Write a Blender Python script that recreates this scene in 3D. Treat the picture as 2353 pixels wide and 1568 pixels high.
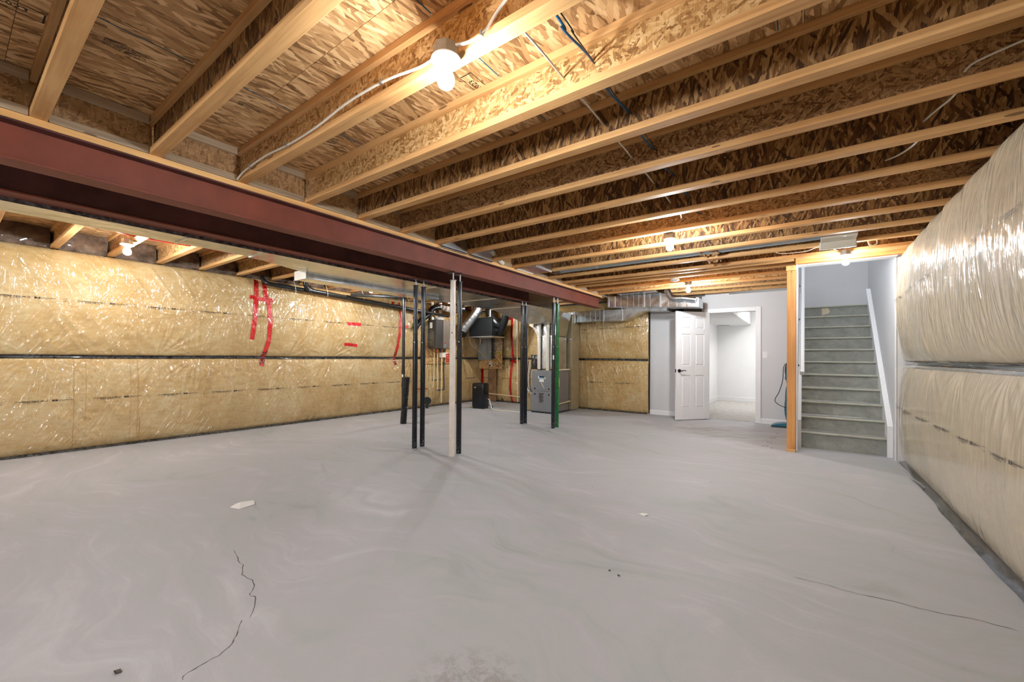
import bpy, math, random
import numpy as np
from mathutils import Vector, Matrix

for _o in list(bpy.data.objects):
    bpy.data.objects.remove(_o, do_unlink=True)
S = bpy.context.scene
C = S.collection
random.seed(4)
PI = math.pi

# ------------------------------------------------------------------ camera, world, exposure
H = 1.15
YAW, PITCH, ROLL = 0.620803, 0.0078353, -0.0073911
ca, sa = math.cos(YAW), math.sin(YAW)
fw = Vector((-sa * math.cos(PITCH), ca * math.cos(PITCH), math.sin(PITCH)))
rt = Vector((ca, sa, 0.0))
dn = fw.cross(rt)
r2 = math.cos(ROLL) * rt + math.sin(ROLL) * dn
d2 = -math.sin(ROLL) * rt + math.cos(ROLL) * dn
cam_data = bpy.data.cameras.new('camera')
cam_data.sensor_width = 36.0
cam_data.lens = 942.2 / 2353 * 36.0
cam_data.shift_y = (814.51 - 784.0) / 2353.0
cam_data.clip_start = 0.02
cam = bpy.data.objects.new('camera', cam_data)
C.objects.link(cam)
mw = Matrix((( r2.x, -d2.x, -fw.x, 0.0), (r2.y, -d2.y, -fw.y, 0.0), (r2.z, -d2.z, -fw.z, H), (0, 0, 0, 1)))
cam.matrix_world = mw
S.camera = cam

w = bpy.data.worlds.new('world')
S.world = w
w.use_nodes = True
w.node_tree.nodes['Background'].inputs[0].default_value = (0.90, 0.93, 1.0, 1)
w.node_tree.nodes['Background'].inputs[1].default_value = 2.2

S.view_settings.view_transform = 'Standard'
S.view_settings.look = 'None'
S.view_settings.exposure = 0.47
S.view_settings.gamma = 1.0
S.view_settings.use_curve_mapping = False
S.cycles.use_denoising = True
S.cycles.use_adaptive_sampling = True
S.cycles.adaptive_threshold = 0.08
S.cycles.adaptive_min_samples = 12
S.cycles.max_bounces = 5
S.cycles.diffuse_bounces = 4
S.cycles.glossy_bounces = 3
S.cycles.sample_clamp_indirect = 6.0
S.cycles.caustics_reflective = False
S.cycles.caustics_refractive = False

BULB_STRENGTH = 1000.0          # emission of every bare bulb
BULB_COLOR = (0.93, 0.985, 1.04)
WINDOW_FILL = 30.0               # added fill light, set in a made-up window behind the camera

# ------------------------------------------------------------------ helpers
def tag(o, label=None, cat=None, group=None, kind=None):
    if label: o['label'] = label
    if cat: o['category'] = cat
    if group: o['group'] = group
    if kind: o['kind'] = kind
    return o

def root(name, loc, label=None, cat=None, group=None, kind=None):
    o = bpy.data.objects.new(name, None)
    o.empty_display_size = 0.1
    C.objects.link(o)
    o.location = loc
    o['_w'] = list(loc)
    return tag(o, label, cat, group, kind)

def wloc(p):
    v = Vector((0, 0, 0))
    while p is not None:
        v = v + Vector(p.location)
        p = p.parent
    return v

class MB:
    """collects shapes in world coordinates; build() links them as one mesh object"""
    def __init__(s):
        s.v, s.f = [], []
    def add(s, vs, fs):
        n = len(s.v)
        s.v += [tuple(p) for p in vs]
        s.f += [tuple(i + n for i in f) for f in fs]
        return s
    def box(s, x0, x1, y0, y1, z0, z1):
        vs = [(x, y, z) for z in (z0, z1) for y in (y0, y1) for x in (x0, x1)]
        return s.add(vs, [(0, 2, 3, 1), (4, 5, 7, 6), (0, 1, 5, 4), (2, 6, 7, 3), (0, 4, 6, 2), (1, 3, 7, 5)])
    def obox(s, c, size, rz=0, rx=0, ry=0):
        m = Matrix.Rotation(rz, 3, 'Z') @ Matrix.Rotation(ry, 3, 'Y') @ Matrix.Rotation(rx, 3, 'X')
        c = Vector(c)
        vs = [c + m @ Vector((x * size[0] / 2, y * size[1] / 2, z * size[2] / 2)) for z in (-1, 1) for y in (-1, 1) for x in (-1, 1)]
        return s.add(vs, [(0, 2, 3, 1), (4, 5, 7, 6), (0, 1, 5, 4), (2, 6, 7, 3), (0, 4, 6, 2), (1, 3, 7, 5)])
    def tube(s, pts, r, n=12, caps=True):
        pts = [Vector(p) for p in pts]
        rs = r if isinstance(r, (list, tuple)) else [r] * len(pts)
        up = None
        base = len(s.v)
        for i, p in enumerate(pts):
            a = pts[max(i - 1, 0)]; b = pts[min(i + 1, len(pts) - 1)]
            t = (b - a)
            if t.length < 1e-9: t = Vector((0, 0, 1))
            t.normalize()
            if up is None:
                up = t.cross(Vector((0.3, 0.2, 1.0)))
                if up.length < 1e-3: up = t.cross(Vector((1, 0, 0)))
            up = (up - t * up.dot(t))
            if up.length < 1e-6: up = t.orthogonal()
            up.normalize()
            w_ = t.cross(up)
            for k in range(n):
                an = 2 * PI * k / n
                s.v.append(tuple(p + (up * math.cos(an) + w_ * math.sin(an)) * rs[i]))
        for i in range(len(pts) - 1):
            for k in range(n):
                a = base + i * n + k; b = base + i * n + (k + 1) % n
                s.f.append((a, b, b + n, a + n))
        if caps:
            s.f.append(tuple(base + k for k in range(n))[::-1])
            s.f.append(tuple(base + (len(pts) - 1) * n + k for k in range(n)))
        return s
    def cyl(s, p0, p1, r, n=20, r1=None):
        return s.tube([p0, p1], [r, r if r1 is None else r1], n)
    def lathe(s, c, prof, n=24):
        base = len(s.v)
        for (r, z) in prof:
            for k in range(n):
                an = 2 * PI * k / n
                s.v.append((c[0] + r * math.cos(an), c[1] + r * math.sin(an), c[2] + z))
        m = len(prof)
        for i in range(m - 1):
            for k in range(n):
                a = base + i * n + k; b = base + i * n + (k + 1) % n
                s.f.append((a, b, b + n, a + n))
        s.f.append(tuple(base + k for k in range(n))[::-1])
        s.f.append(tuple(base + (m - 1) * n + k for k in range(n)))
        return s
    def prism(s, poly, axis, a, b):
        """poly: 2D points; axis 'x': (y,z), 'y': (x,z), 'z': (x,y)"""
        def mk(p, t):
            return {'x': (t, p[0], p[1]), 'y': (p[0], t, p[1]), 'z': (p[0], p[1], t)}[axis]
        n = len(poly)
        vs = [mk(p, a) for p in poly] + [mk(p, b) for p in poly]
        fs = [tuple(range(n))[::-1], tuple(range(n, 2 * n))] + [(i, (i + 1) % n, n + (i + 1) % n, n + i) for i in range(n)]
        return s.add(vs, fs)
    def build(s, name, m, parent=None, smooth=False, bevel=0.0, kind=None, label=None, cat=None, group=None):
        off = wloc(parent) if parent is not None else Vector((0, 0, 0))
        me = bpy.data.meshes.new(name)
        vs = np.array(s.v, dtype=np.float64) - np.array(off)
        me.from_pydata(vs.tolist(), [], s.f)
        me.materials.append(m)
        o = bpy.data.objects.new(name, me)
        C.objects.link(o)
        if parent is not None: o.parent = parent
        import bmesh
        bm = bmesh.new(); bm.from_mesh(me)
        bmesh.ops.recalc_face_normals(bm, faces=bm.faces)
        bm.to_mesh(me); bm.free()
        if smooth:
            me.polygons.foreach_set('use_smooth', [True] * len(me.polygons))
            try:
                me.set_sharp_from_angle(angle=math.radians(40))
            except Exception:
                pass
        if bevel > 0:
            md = o.modifiers.new('bevel', 'BEVEL'); md.width = bevel; md.segments = 2; md.limit_method = 'ANGLE'
        return tag(o, label, cat, group, kind)

def smooth_path(pts, n=8):
    P = [Vector(p) for p in pts]
    if len(P) < 3: return P
    out = []
    for i in range(len(P) - 1):
        p0 = P[max(i - 1, 0)]; p1 = P[i]; p2 = P[i + 1]; p3 = P[min(i + 2, len(P) - 1)]
        for k in range(n):
            t = k / n
            out.append(0.5 * ((2 * p1) + (-p0 + p2) * t + (2 * p0 - 5 * p1 + 4 * p2 - p3) * t * t + (-p0 + 3 * p1 - 3 * p2 + p3) * t ** 3))
    out.append(P[-1])
    return out

# ------------------------------------------------------------------ materials
class NM:
    def __init__(s, name):
        s.m = bpy.data.materials.new(name); s.m.use_nodes = True
        s.nt = s.m.node_tree; s.N = s.nt.nodes; s.L = s.nt.links
        s.b = s.N['Principled BSDF']
        s._tc = None
    def tc(s, k='Object'):
        if s._tc is None: s._tc = s.N.new('ShaderNodeTexCoord')
        return s._tc.outputs[k]
    def put(s, inp, v):
        if isinstance(v, bpy.types.NodeSocket): s.L.new(v, inp)
        else: inp.default_value = v
    def map(s, v, scale=(1, 1, 1), rot=(0, 0, 0), loc=(0, 0, 0)):
        n = s.N.new('ShaderNodeMapping'); s.L.new(v, n.inputs['Vector'])
        n.inputs['Scale'].default_value = scale; n.inputs['Rotation'].default_value = rot; n.inputs['Location'].default_value = loc
        return n.outputs[0]
    def noise(s, v, scale=5, detail=4, rough=0.55, dist=0.0, out='Fac'):
        n = s.N.new('ShaderNodeTexNoise'); s.L.new(v, n.inputs['Vector'])
        n.inputs['Scale'].default_value = scale; n.inputs['Detail'].default_value = detail
        n.inputs['Roughness'].default_value = rough; n.inputs['Distortion'].default_value = dist
        return n.outputs[out]
    def vor(s, v, scale=5, feature='F1', dim='3D', metric='EUCLIDEAN', rnd=1.0):
        n = s.N.new('ShaderNodeTexVoronoi'); n.voronoi_dimensions = dim; n.feature = feature; n.distance = metric
        s.L.new(v, n.inputs['Vector']); n.inputs['Scale'].default_value = scale; n.inputs['Randomness'].default_value = rnd
        return n
    def wave(s, v, scale=2, dist=3, detail=2, kind='BANDS'):
        n = s.N.new('ShaderNodeTexWave'); n.wave_type = kind; s.L.new(v, n.inputs['Vector'])
        n.inputs['Scale'].default_value = scale; n.inputs['Distortion'].default_value = dist; n.inputs['Detail'].default_value = detail
        return n.outputs['Fac']
    def math(s, op, a, b=0.0, c=0.0):
        n = s.N.new('ShaderNodeMath'); n.operation = op
        s.put(n.inputs[0], a); s.put(n.inputs[1], b); s.put(n.inputs[2], c)
        return n.outputs[0]
    def vadd(s, a, b, op='ADD'):
        n = s.N.new('ShaderNodeVectorMath'); n.operation = op
        s.put(n.inputs[0], a); s.put(n.inputs[1], b)
        return n.outputs[0]
    def vscale(s, a, k):
        n = s.N.new('ShaderNodeVectorMath'); n.operation = 'SCALE'
        s.put(n.inputs[0], a); n.inputs['Scale'].default_value = k
        return n.outputs[0]
    def sep(s, v):
        n = s.N.new('ShaderNodeSeparateXYZ'); s.L.new(v, n.inputs[0]); return n.outputs
    def comb(s, x, y, z=0.0):
        n = s.N.new('ShaderNodeCombineXYZ'); s.put(n.inputs[0], x); s.put(n.inputs[1], y); s.put(n.inputs[2], z); return n.outputs[0]
    def ramp(s, f, stops, interp='LINEAR'):
        n = s.N.new('ShaderNodeValToRGB'); s.L.new(f, n.inputs[0]); r = n.color_ramp; r.interpolation = interp
        while len(r.elements) < len(stops): r.elements.new(0.5)
        for e, (p, c) in zip(r.elements, stops):
            e.position = p; e.color = (c[0], c[1], c[2], 1) if not isinstance(c, float) else (c, c, c, 1)
        return n.outputs[0]
    def mix(s, f, a, b, blend='MIX'):
        n = s.N.new('ShaderNodeMix'); n.data_type = 'RGBA'; n.blend_type = blend
        s.put(n.inputs[0], f)
        for i, v in ((6, a), (7, b)):
            if isinstance(v, (tuple, list)) and len(v) == 3: v = (*v, 1)
            s.put(n.inputs[i], v)
        return n.outputs[2]
    def bump(s, h, strength=0.3, dist=0.01, normal=None):
        n = s.N.new('ShaderNodeBump'); s.L.new(h, n.inputs['Height'])
        n.inputs['Strength'].default_value = strength; n.inputs['Distance'].default_value = dist
        if normal is not None: s.L.new(normal, n.inputs['Normal'])
        return n.outputs[0]
    def set(s, **k):
        names = {'color': 'Base Color', 'rough': 'Roughness', 'metal': 'Metallic', 'normal': 'Normal', 'coat': 'Coat Weight',
                 'coat_rough': 'Coat Roughness', 'coat_normal': 'Coat Normal', 'spec': 'Specular IOR Level', 'emit': 'Emission Color', 'emit_s': 'Emission Strength', 'alpha': 'Alpha', 'trans': 'Transmission Weight'}
        for a, v in k.items():
            if isinstance(v, (tuple, list)) and len(v) == 3: v = (*v, 1)
            s.put(s.b.inputs[names[a]], v)
        return s.m

def srgb(r, g, b):
    f = lambda c: (c / 255 / 12.92) if c / 255 <= 0.04045 else ((c / 255 + 0.055) / 1.055) ** 2.4
    return (f(r), f(g), f(b))

def plain(name, col, rough=0.5, metal=0.0, var=0.06, scale=6, coat=0.0, bump=0.0, spec=0.5):
    k = NM(name)
    n = k.noise(k.tc(), scale, 4)
    lo = tuple(max(0, c * (1 - var * 2)) for c in col); hi = tuple(min(1, c * (1 + var)) for c in col)
    k.set(color=k.ramp(n, [(0.3, lo), (0.7, hi)]), rough=rough, metal=metal, coat=coat, spec=spec)
    if bump: k.set(normal=k.bump(k.noise(k.tc(), scale * 20, 3), bump, 0.002))
    return k.m

def osb(name, plane, along, pal, chip=(0.11, 0.02), spread=0.35, rough=0.62, edge=0.25):
    """overlapping wood strands: several layers of stretched cells, the topmost cell wins"""
    k = NM(name)
    x, y, z = k.sep(k.tc())[:3]
    u, v = {'xy': (x, y), 'xz': (x, z), 'yz': (y, z)}[plane]
    if along == 1: u, v = v, u
    oi = k.N.new('ShaderNodeObjectInfo')
    off = k.math('MULTIPLY', oi.outputs['Random'], 37.0)
    base = k.comb(k.math('ADD', u, off), v, 0.0)
    wn = k.noise(base, 9, 2, out='Color')
    base = k.vadd(base, k.vscale(wn, 0.005))
    best_h = None
    for i, (ang, sc) in enumerate(((-0.9, 1.25), (0.15, 1.0), (0.95, 0.9), (-0.35, 1.4))):
        vec = k.map(base, (sc / chip[0], sc / chip[1], 1), (0, 0, 0), (i * 13.1, i * 7.7, 0))
        r = k.map(base, (1, 1, 1), (0, 0, ang * spread))
        vec = k.map(r, (sc / chip[0], sc / chip[1], 1), (0, 0, 0), (i * 13.1, i * 7.7, 0))
        vo = k.vor(vec, 1.0, dim='2D', metric='MINKOWSKI')
        vo.inputs['Exponent'].default_value = 3.0
        cr = k.sep(vo.outputs['Color'])
        tone = k.math('MULTIPLY', cr[0], k.math('SUBTRACT', 1.0, k.math('MULTIPLY', k.math('POWER', vo.outputs['Distance'], 3.0), edge * 2)))
        hgt = k.math('SUBTRACT', cr[1], k.math('MULTIPLY', vo.outputs['Distance'], 0.35))
        if best_h is None: best_h, best_t = hgt, tone
        else:
            g = k.math('GREATER_THAN', hgt, best_h)
            nt = k.N.new('ShaderNodeMix'); k.put(nt.inputs[0], g); k.put(nt.inputs[2], best_t); k.put(nt.inputs[3], tone)
            best_t = nt.outputs[0]; best_h = k.math('MAXIMUM', hgt, best_h)
    fib = k.noise(k.map(base, (14, 300, 1)), 1.0, 4, 0.65)
    big = k.noise(base, 1.3, 2)
    t = k.math('ADD', k.math('MULTIPLY', best_t, 0.85), k.math('MULTIPLY', k.math('SUBTRACT', fib, 0.5), 0.85))
    t = k.math('ADD', t, k.math('MULTIPLY', k.math('SUBTRACT', big, 0.5), 0.35))
    col = k.ramp(t, [(0.0, pal[0]), (0.22, pal[1]), (0.5, pal[2]), (0.85, pal[3])])
    k.set(color=col, rough=rough, normal=k.bump(fib, 0.5, 0.002), spec=0.35)
    return k.m

def lumber(name, axis, c0, c1, knots=True):
    k = NM(name)
    oi = k.N.new('ShaderNodeObjectInfo')
    off = k.math('MULTIPLY', oi.outputs['Random'], 23.0)
    v = k.vadd(k.tc(), k.comb(off, off, off))
    st = {'x': (1.2, 30, 30), 'y': (30, 1.2, 30), 'z': (30, 30, 1.2)}[axis]
    g = k.noise(k.map(v, st), 1.0, 4, 0.6, 0.6)
    blot = k.noise(k.map(v, tuple(2.0 if a > 5 else 1.6 for a in st)), 1.0, 3)
    t = k.math('ADD', k.math('MULTIPLY', g, 0.65), k.math('MULTIPLY', blot, 0.5))
    col = k.ramp(t, [(0.36, c0), (0.68, c1)])
    if knots:
        kv = {'x': (3.2, 16, 16), 'y': (16, 3.2, 16), 'z': (16, 16, 3.2)}[axis]
        vo = k.vor(k.map(v, kv), 1.0)
        sel = k.math('GREATER_THAN', k.sep(vo.outputs['Color'])[2], 0.60)
        kk = k.math('MULTIPLY', sel, k.math('LESS_THAN', vo.outputs['Distance'], 0.13))
        col = k.mix(k.math('MULTIPLY', kk, 0.75), col, (0.10, 0.045, 0.02))
    k.set(color=col, rough=0.6, spec=0.3, normal=k.bump(g, 0.25, 0.002))
    return k.m

def galv(name, col=(0.62, 0.66, 0.68), rough=0.22, scale=18):
    k = NM(name)
    vo = k.vor(k.tc(), scale)
    n = k.noise(k.tc(), 3.5, 3)
    t = k.math('ADD', k.math('MULTIPLY', k.sep(vo.outputs['Color'])[0], 0.35), k.math('MULTIPLY', n, 0.6))
    cc = k.ramp(t, [(0.2, tuple(c * 0.8 for c in col)), (0.8, tuple(min(1, c * 1.12) for c in col))])
    k.set(color=cc, metal=1.0, rough=k.math('ADD', k.math('MULTIPLY', n, 0.18), rough - 0.08), normal=k.bump(k.noise(k.map(k.tc(), (5, 1.5, 5)), 1.0, 2), 0.5, 0.02))
    return k.m

def poly_film(name, axis, pale=0.0, streak=(1, 1, 1), wr=1.0):
    """yellow glass-fibre batts seen through a glossy clear film (the film is the coat)"""
    k = NM(name)
    t0 = k.tc()
    n1 = k.noise(t0, 1.6, 5, 0.6, 0.4)
    n2 = k.noise(k.map(t0, (3, 3, 9)), 2.2, 5, 0.65, 0.8)
    n3 = k.noise(t0, 22, 3, 0.7)
    t = k.math('ADD', k.math('ADD', k.math('MULTIPLY', n1, 0.55), k.math('MULTIPLY', n2, 0.42)), k.math('MULTIPLY', n3, 0.10))
    a, b, c_ = srgb(168, 128, 66), srgb(190, 156, 98), srgb(206, 182, 134)
    q = srgb(204, 194, 174)
    mixc = lambda p, r: tuple(p[i] * (1 - r) + q[i] * r for i in range(3))
    col = k.ramp(t, [(0.36, mixc(a, pale)), (0.52, mixc(b, pale)), (0.70, mixc(c_, pale))])
    def crease(ang, across, along, pw_, seed):
        x_, y_, z_ = k.sep(t0)[:3]
        uu = y_ if axis == 'x' else x_
        v = k.map(k.comb(uu, z_, seed), (1, 1, 1), (0, 0, ang))
        v = k.map(v, (across, along, 1))
        n = k.noise(v, 1.0, 2, 0.5, 0.5)
        return k.math('POWER', k.math('MAXIMUM', k.math('SUBTRACT', 1.0, k.math('ABSOLUTE', k.math('MULTIPLY', k.math('SUBTRACT', n, 0.5), 5.5))), 0.0), pw_)
    big1 = k.ramp(k.noise(t0, 1.1, 2), [(0.40, 0.0), (0.60, 1.0)])
    big2 = k.ramp(k.noise(k.map(t0, (1, 1, 1), (0, 0, 0), (5, 3, 8)), 1.3, 2), [(0.42, 0.0), (0.60, 1.0)])
    h = k.math('MULTIPLY', crease(streak[0], streak[3], 1.5, 2.0, 0.0), big1)
    h = k.math('ADD', h, k.math('MULTIPLY', crease(streak[1], streak[3] * 0.8, 1.7, 2.0, 9.0), big2))
    h = k.math('ADD', h, k.math('MULTIPLY', crease(streak[2], streak[3] * 1.3, 1.8, 2.5, 4.0), k.math('MULTIPLY', k.math('SUBTRACT', 1.0, big1), 0.6)))
    h = k.math('ADD', h, k.math('MULTIPLY', k.noise(t0, 6, 2, 0.5, 1.0), 0.55))
    if axis == 'x' and pale > 0.3:
        h = k.math('MULTIPLY', h, k.ramp(k.math('MULTIPLY', k.sep(t0)[2], 0.4), [(0.47, 0.12), (0.62, 1.0)]))
    k.b.inputs['Coat IOR'].default_value = 1.75
    soft = k.bump(k.noise(t0, 10, 4), 0.15, 0.01)
    k.set(color=col, rough=0.75, spec=0.15, normal=soft, coat=1.0, coat_rough=0.14, coat_normal=k.bump(h, 1.0, 0.020 * wr))
    return k.m

# ---- palettes
PAL_SUB = [srgb(128, 90, 54), srgb(178, 134, 86), srgb(208, 164, 112), srgb(238, 200, 148)]
PAL_DARK = [srgb(56, 34, 16), srgb(92, 60, 30), srgb(134, 94, 52), srgb(182, 142, 92)]
PAL_MID = [srgb(98, 66, 38), srgb(142, 102, 64), srgb(170, 130, 86), srgb(198, 160, 114)]
PAL_GOLD = [srgb(128, 88, 46), srgb(176, 130, 76), srgb(204, 160, 102), srgb(226, 190, 136)]

M = {}
M['sub'] = osb('strand_board_ceiling', 'xy', 1, PAL_SUB, (0.15, 0.025), 0.42)
M['web_dark'] = osb('strand_board_web_dark', 'xz', 1, PAL_DARK, (0.13, 0.018), 0.6)
M['web_mid'] = osb('strand_board_web_mid', 'xz', 1, PAL_MID, (0.045, 0.012), 2.2)
M['web_gold'] = osb('strand_board_web_gold', 'xz', 1, PAL_GOLD, (0.05, 0.014), 2.0)
M['block'] = osb('strand_board_block', 'yz', 0, [srgb(138, 100, 62), srgb(164, 126, 84), srgb(182, 142, 98), srgb(200, 162, 118)], (0.055, 0.014), 1.6)
M['board_y'] = osb('strand_board_panel_back', 'xz', 0, PAL_GOLD, (0.07, 0.022), 2.2)
M['board_x'] = osb('strand_board_panel_side', 'yz', 0, PAL_GOLD, (0.07, 0.022), 2.2)
M['flange'] = lumber('spruce_along_x', 'x', srgb(176, 122, 68), srgb(218, 170, 112))
M['flange_dark'] = lumber('dark_spruce_along_x', 'x', srgb(150, 98, 50), srgb(196, 146, 88))  # darker tone of the same spruce
M['plate_y'] = lumber('spruce_along_y', 'y', srgb(204, 150, 88), srgb(238, 190, 126))
M['stud_z'] = lumber('stud_upright', 'z', srgb(184, 122, 66), srgb(220, 160, 98))
M['stud_x'] = lumber('orange_spruce_along_x', 'x', srgb(186, 118, 56), srgb(216, 150, 84))
M['grey_wood'] = lumber('weathered_spruce', 'y', srgb(150, 128, 104), srgb(196, 174, 146))
M['steel'] = plain('red_oxide_steel', srgb(126, 60, 40), 0.55, 0.0, 0.10, 5, 0.0, 0.15)
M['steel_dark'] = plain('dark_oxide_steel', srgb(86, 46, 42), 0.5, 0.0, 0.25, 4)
M['black'] = plain('black_enamel', (0.007, 0.009, 0.014), 0.2, 0.0, 0.1, 3)
M['white_post'] = plain('white_enamel', srgb(226, 216, 204), 0.22, 0.0, 0.05, 14)
M['green'] = plain('green_enamel', srgb(20, 108, 54), 0.2, 0.0, 0.2, 20)
M['zinc'] = plain('zinc_screw', (0.42, 0.42, 0.42), 0.35, 0.9, 0.1, 30)
M['galv'] = galv('galvanised_sheet')
M['galv_flat'] = galv('galvanised_sheet_dull', (0.66, 0.68, 0.68), 0.34, 10)
M['pipe_galv'] = plain('blue_grey_galvanised', srgb(168, 180, 186), 0.4, 0.5, 0.05, 8)
M['seam'] = plain('drive_cleat', (0.72, 0.74, 0.75), 0.3, 1.0, 0.05, 9)
M['film_left'] = poly_film('film_over_batts_left', 'x', 0.08, (0.55, -0.5, 0.1, 10), 1.0)
M['film_back'] = poly_film('film_over_batts_back', 'y', 0.0, (0.3, -0.4, 0.05, 11), 1.0)
M['film_right'] = poly_film('film_over_batts_right', 'x', 0.66, (0.10, -0.12, 0.0, 10), 0.5)  # paleness paints the film's grazing reflection into the batt colour
M['film_dark'] = plain('film_folded_dark', srgb(78, 76, 76), 0.12, 0.0, 0.5, 30, 1.0)
M['film_clear'] = plain('film_grey_brown', srgb(112, 92, 76), 0.10, 0.0, 0.35, 9, 1.0, 0.0)
M['film_white'] = plain('film_milky', srgb(178, 172, 162), 0.12, 0.0, 0.2, 12, 1.0)
M['ink'] = plain('black_ink', srgb(38, 32, 26), 0.5, 0.0, 0.1)
M['drywall'] = plain('white_drywall', srgb(214, 214, 215), 0.75, 0.0, 0.012, 3)
M['paint'] = plain('white_trim_paint', srgb(236, 236, 236), 0.38, 0.0, 0.01, 3)
M['room_white'] = plain('bright_white_room_paint', srgb(238, 238, 238), 0.7, 0.0, 0.01, 3)
M['pvc'] = plain('white_pvc', srgb(228, 220, 204), 0.35, 0.0, 0.03)
M['cream_pipe'] = plain('cream_pvc', srgb(224, 204, 160), 0.4, 0.0, 0.03)
M['abs'] = plain('black_abs', (0.012, 0.013, 0.013), 0.28, 0.0, 0.2, 20)
M['flex_black'] = plain('black_insulated_flex', (0.006, 0.006, 0.006), 0.26, 0.0, 0.2, 30, 0.0, 0.4)
M['hrv'] = plain('black_matt_cabinet', (0.008, 0.009, 0.009), 0.45, 0.0, 0.1, 3, 0.0, 0.0, 0.3)
M['cable_white'] = plain('white_cable_sheath', srgb(214, 206, 192), 0.45)
M['cable_blue'] = plain('blue_cable_sheath', srgb(16, 96, 140), 0.4)
M['cable_black'] = plain('black_cable_sheath', (0.02, 0.02, 0.022), 0.4)
M['cable_brown'] = plain('brown_cable_sheath', srgb(92, 74, 54), 0.5)
M['red_line'] = plain('red_pipe', srgb(176, 40, 38), 0.4)
M['blue_pipe'] = plain('blue_pipe', srgb(28, 44, 84), 0.4)
M['tape'] = None
M['porcelain'] = plain('white_porcelain', srgb(236, 232, 224), 0.3, 0.0, 0.02)
M['box_metal'] = plain('galvanised_box', srgb(150, 146, 140), 0.4, 0.7, 0.1, 20)
M['furnace'] = plain('grey_furnace_enamel', srgb(132, 134, 138), 0.4, 0.2, 0.03)
M['furnace_side'] = plain('grey_furnace_side', srgb(128, 122, 118), 0.45, 0.2, 0.03)
M['beige_metal'] = plain('beige_sheet_metal', srgb(178, 164, 132), 0.4, 0.4, 0.06)
M['heater_dark'] = plain('dark_grey_enamel', srgb(72, 68, 64), 0.35, 0.3, 0.05)
M['heater_mid'] = plain('taupe_grey_enamel', srgb(128, 116, 102), 0.35, 0.3, 0.05)
M['panel_grey'] = plain('grey_panel_enamel', srgb(140, 142, 136), 0.45, 0.2, 0.03)
M['paper'] = plain('white_paper', srgb(236, 234, 228), 0.7, 0.0, 0.02)
M['yellow'] = plain('yellow_label', srgb(240, 220, 20), 0.5)
M['cyan'] = plain('light_blue_label', srgb(120, 190, 225), 0.4)
M['red'] = plain('red_plastic', srgb(190, 36, 32), 0.4)
M['brass'] = plain('brass', srgb(170, 120, 60), 0.3, 0.8)
M['dark_bronze'] = plain('dark_bronze_handle', srgb(48, 46, 46), 0.3, 0.8)
M['teal'] = plain('teal_plastic', srgb(14, 104, 128), 0.3)
M['carpet'] = None
M['filter'] = plain('cream_filter', srgb(216, 200, 170), 0.6)
M['brown_stain'] = plain('stained_board', srgb(150, 112, 76), 0.5, 0.0, 0.25, 6, 0.6)
M['white_boot'] = plain('primed_sheet_metal', srgb(212, 206, 192), 0.4, 0.2, 0.03)

for _n, _k in (('bulb', 1.0), ('bulb_soft', 0.62), ('bulb_dim', 0.48), ('bulb_strong', 1.5)):
    k = NM('glowing_' + _n); k.set(color=(1, 1, 1), emit=BULB_COLOR, emit_s=BULB_STRENGTH * _k); M[_n] = k.m
k = NM('lit_ceiling_panel'); k.set(color=(1, 1, 1), emit=(1.0, 0.98, 0.96), emit_s=14.0); M['room_lamp'] = k.m

# red sheathing tape: glossy red with slanting dark print
k = NM('red_sheathing_tape')
wv = k.math('GREATER_THAN', k.wave(k.map(k.tc(), (1, 9, 7), (0, 0, 0)), 3.0, 1.5, 2), 0.78)
nn = k.noise(k.tc(), 60, 2)
col = k.mix(k.math('MULTIPLY', wv, k.math('GREATER_THAN', nn, 0.47)), srgb(206, 26, 24), srgb(46, 8, 8))
k.set(color=col, rough=0.22, coat=1.0, coat_rough=0.08, normal=k.bump(k.noise(k.tc(), 45, 3), 0.9, 0.01))
M['tape'] = k.m

# carpet
k = NM('grey_carpet')
k.set(color=k.ramp(k.noise(k.tc(), 9, 6, 0.8), [(0.3, srgb(176, 172, 166)), (0.7, srgb(226, 222, 216))]), rough=0.95, normal=k.bump(k.noise(k.tc(), 160, 3, 0.8), 0.8, 0.01))
M['carpet'] = k.m

# stair paint: worn grey
k = NM('worn_grey_stair_paint')
n1 = k.noise(k.map(k.tc(), (2, 3, 3)), 3, 6, 0.7, 0.6)
n2 = k.noise(k.tc(), 40, 4, 0.8)
t = k.math('ADD', k.math('MULTIPLY', n1, 0.8), k.math('MULTIPLY', n2, 0.25))
k.set(color=k.ramp(t, [(0.30, srgb(124, 124, 116)), (0.52, srgb(150, 151, 143)), (0.75, srgb(172, 172, 162))]), rough=0.6, normal=k.bump(n2, 0.15, 0.002))
M['stair'] = k.m
M['nosing'] = plain('worn_stair_nosing', srgb(178, 176, 160), 0.55, 0.0, 0.08, 12)

# trowelled concrete
k = NM('trowelled_concrete')
t0 = k.tc()
wp = k.vadd(t0, k.vscale(k.noise(t0, 0.55, 3, 0.5, 0.0, 'Color'), 2.2))
sw = k.noise(k.map(wp, (0.55, 2.4, 1), (0, 0, 0.5)), 1.3, 7, 0.62, 1.0)
sw2 = k.noise(k.map(wp, (0.5, 5.0, 1), (0, 0, 0.35)), 2.2, 5, 0.65, 0.8)
cl = k.noise(t0, 0.8, 5, 0.6, 0.5)
fine = k.noise(t0, 55, 5, 0.75)
t = k.math('ADD', k.math('ADD', k.math('MULTIPLY', sw, 0.42), k.math('MULTIPLY', cl, 0.3)), k.math('ADD', k.math('MULTIPLY', sw2, 0.26), k.math('MULTIPLY', fine, 0.08)))
col = k.ramp(t, [(0.34, srgb(158, 159, 157)), (0.47, srgb(174, 178, 178)), (0.56, srgb(180, 180, 184)), (0.70, srgb(198, 200, 202))])
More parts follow.
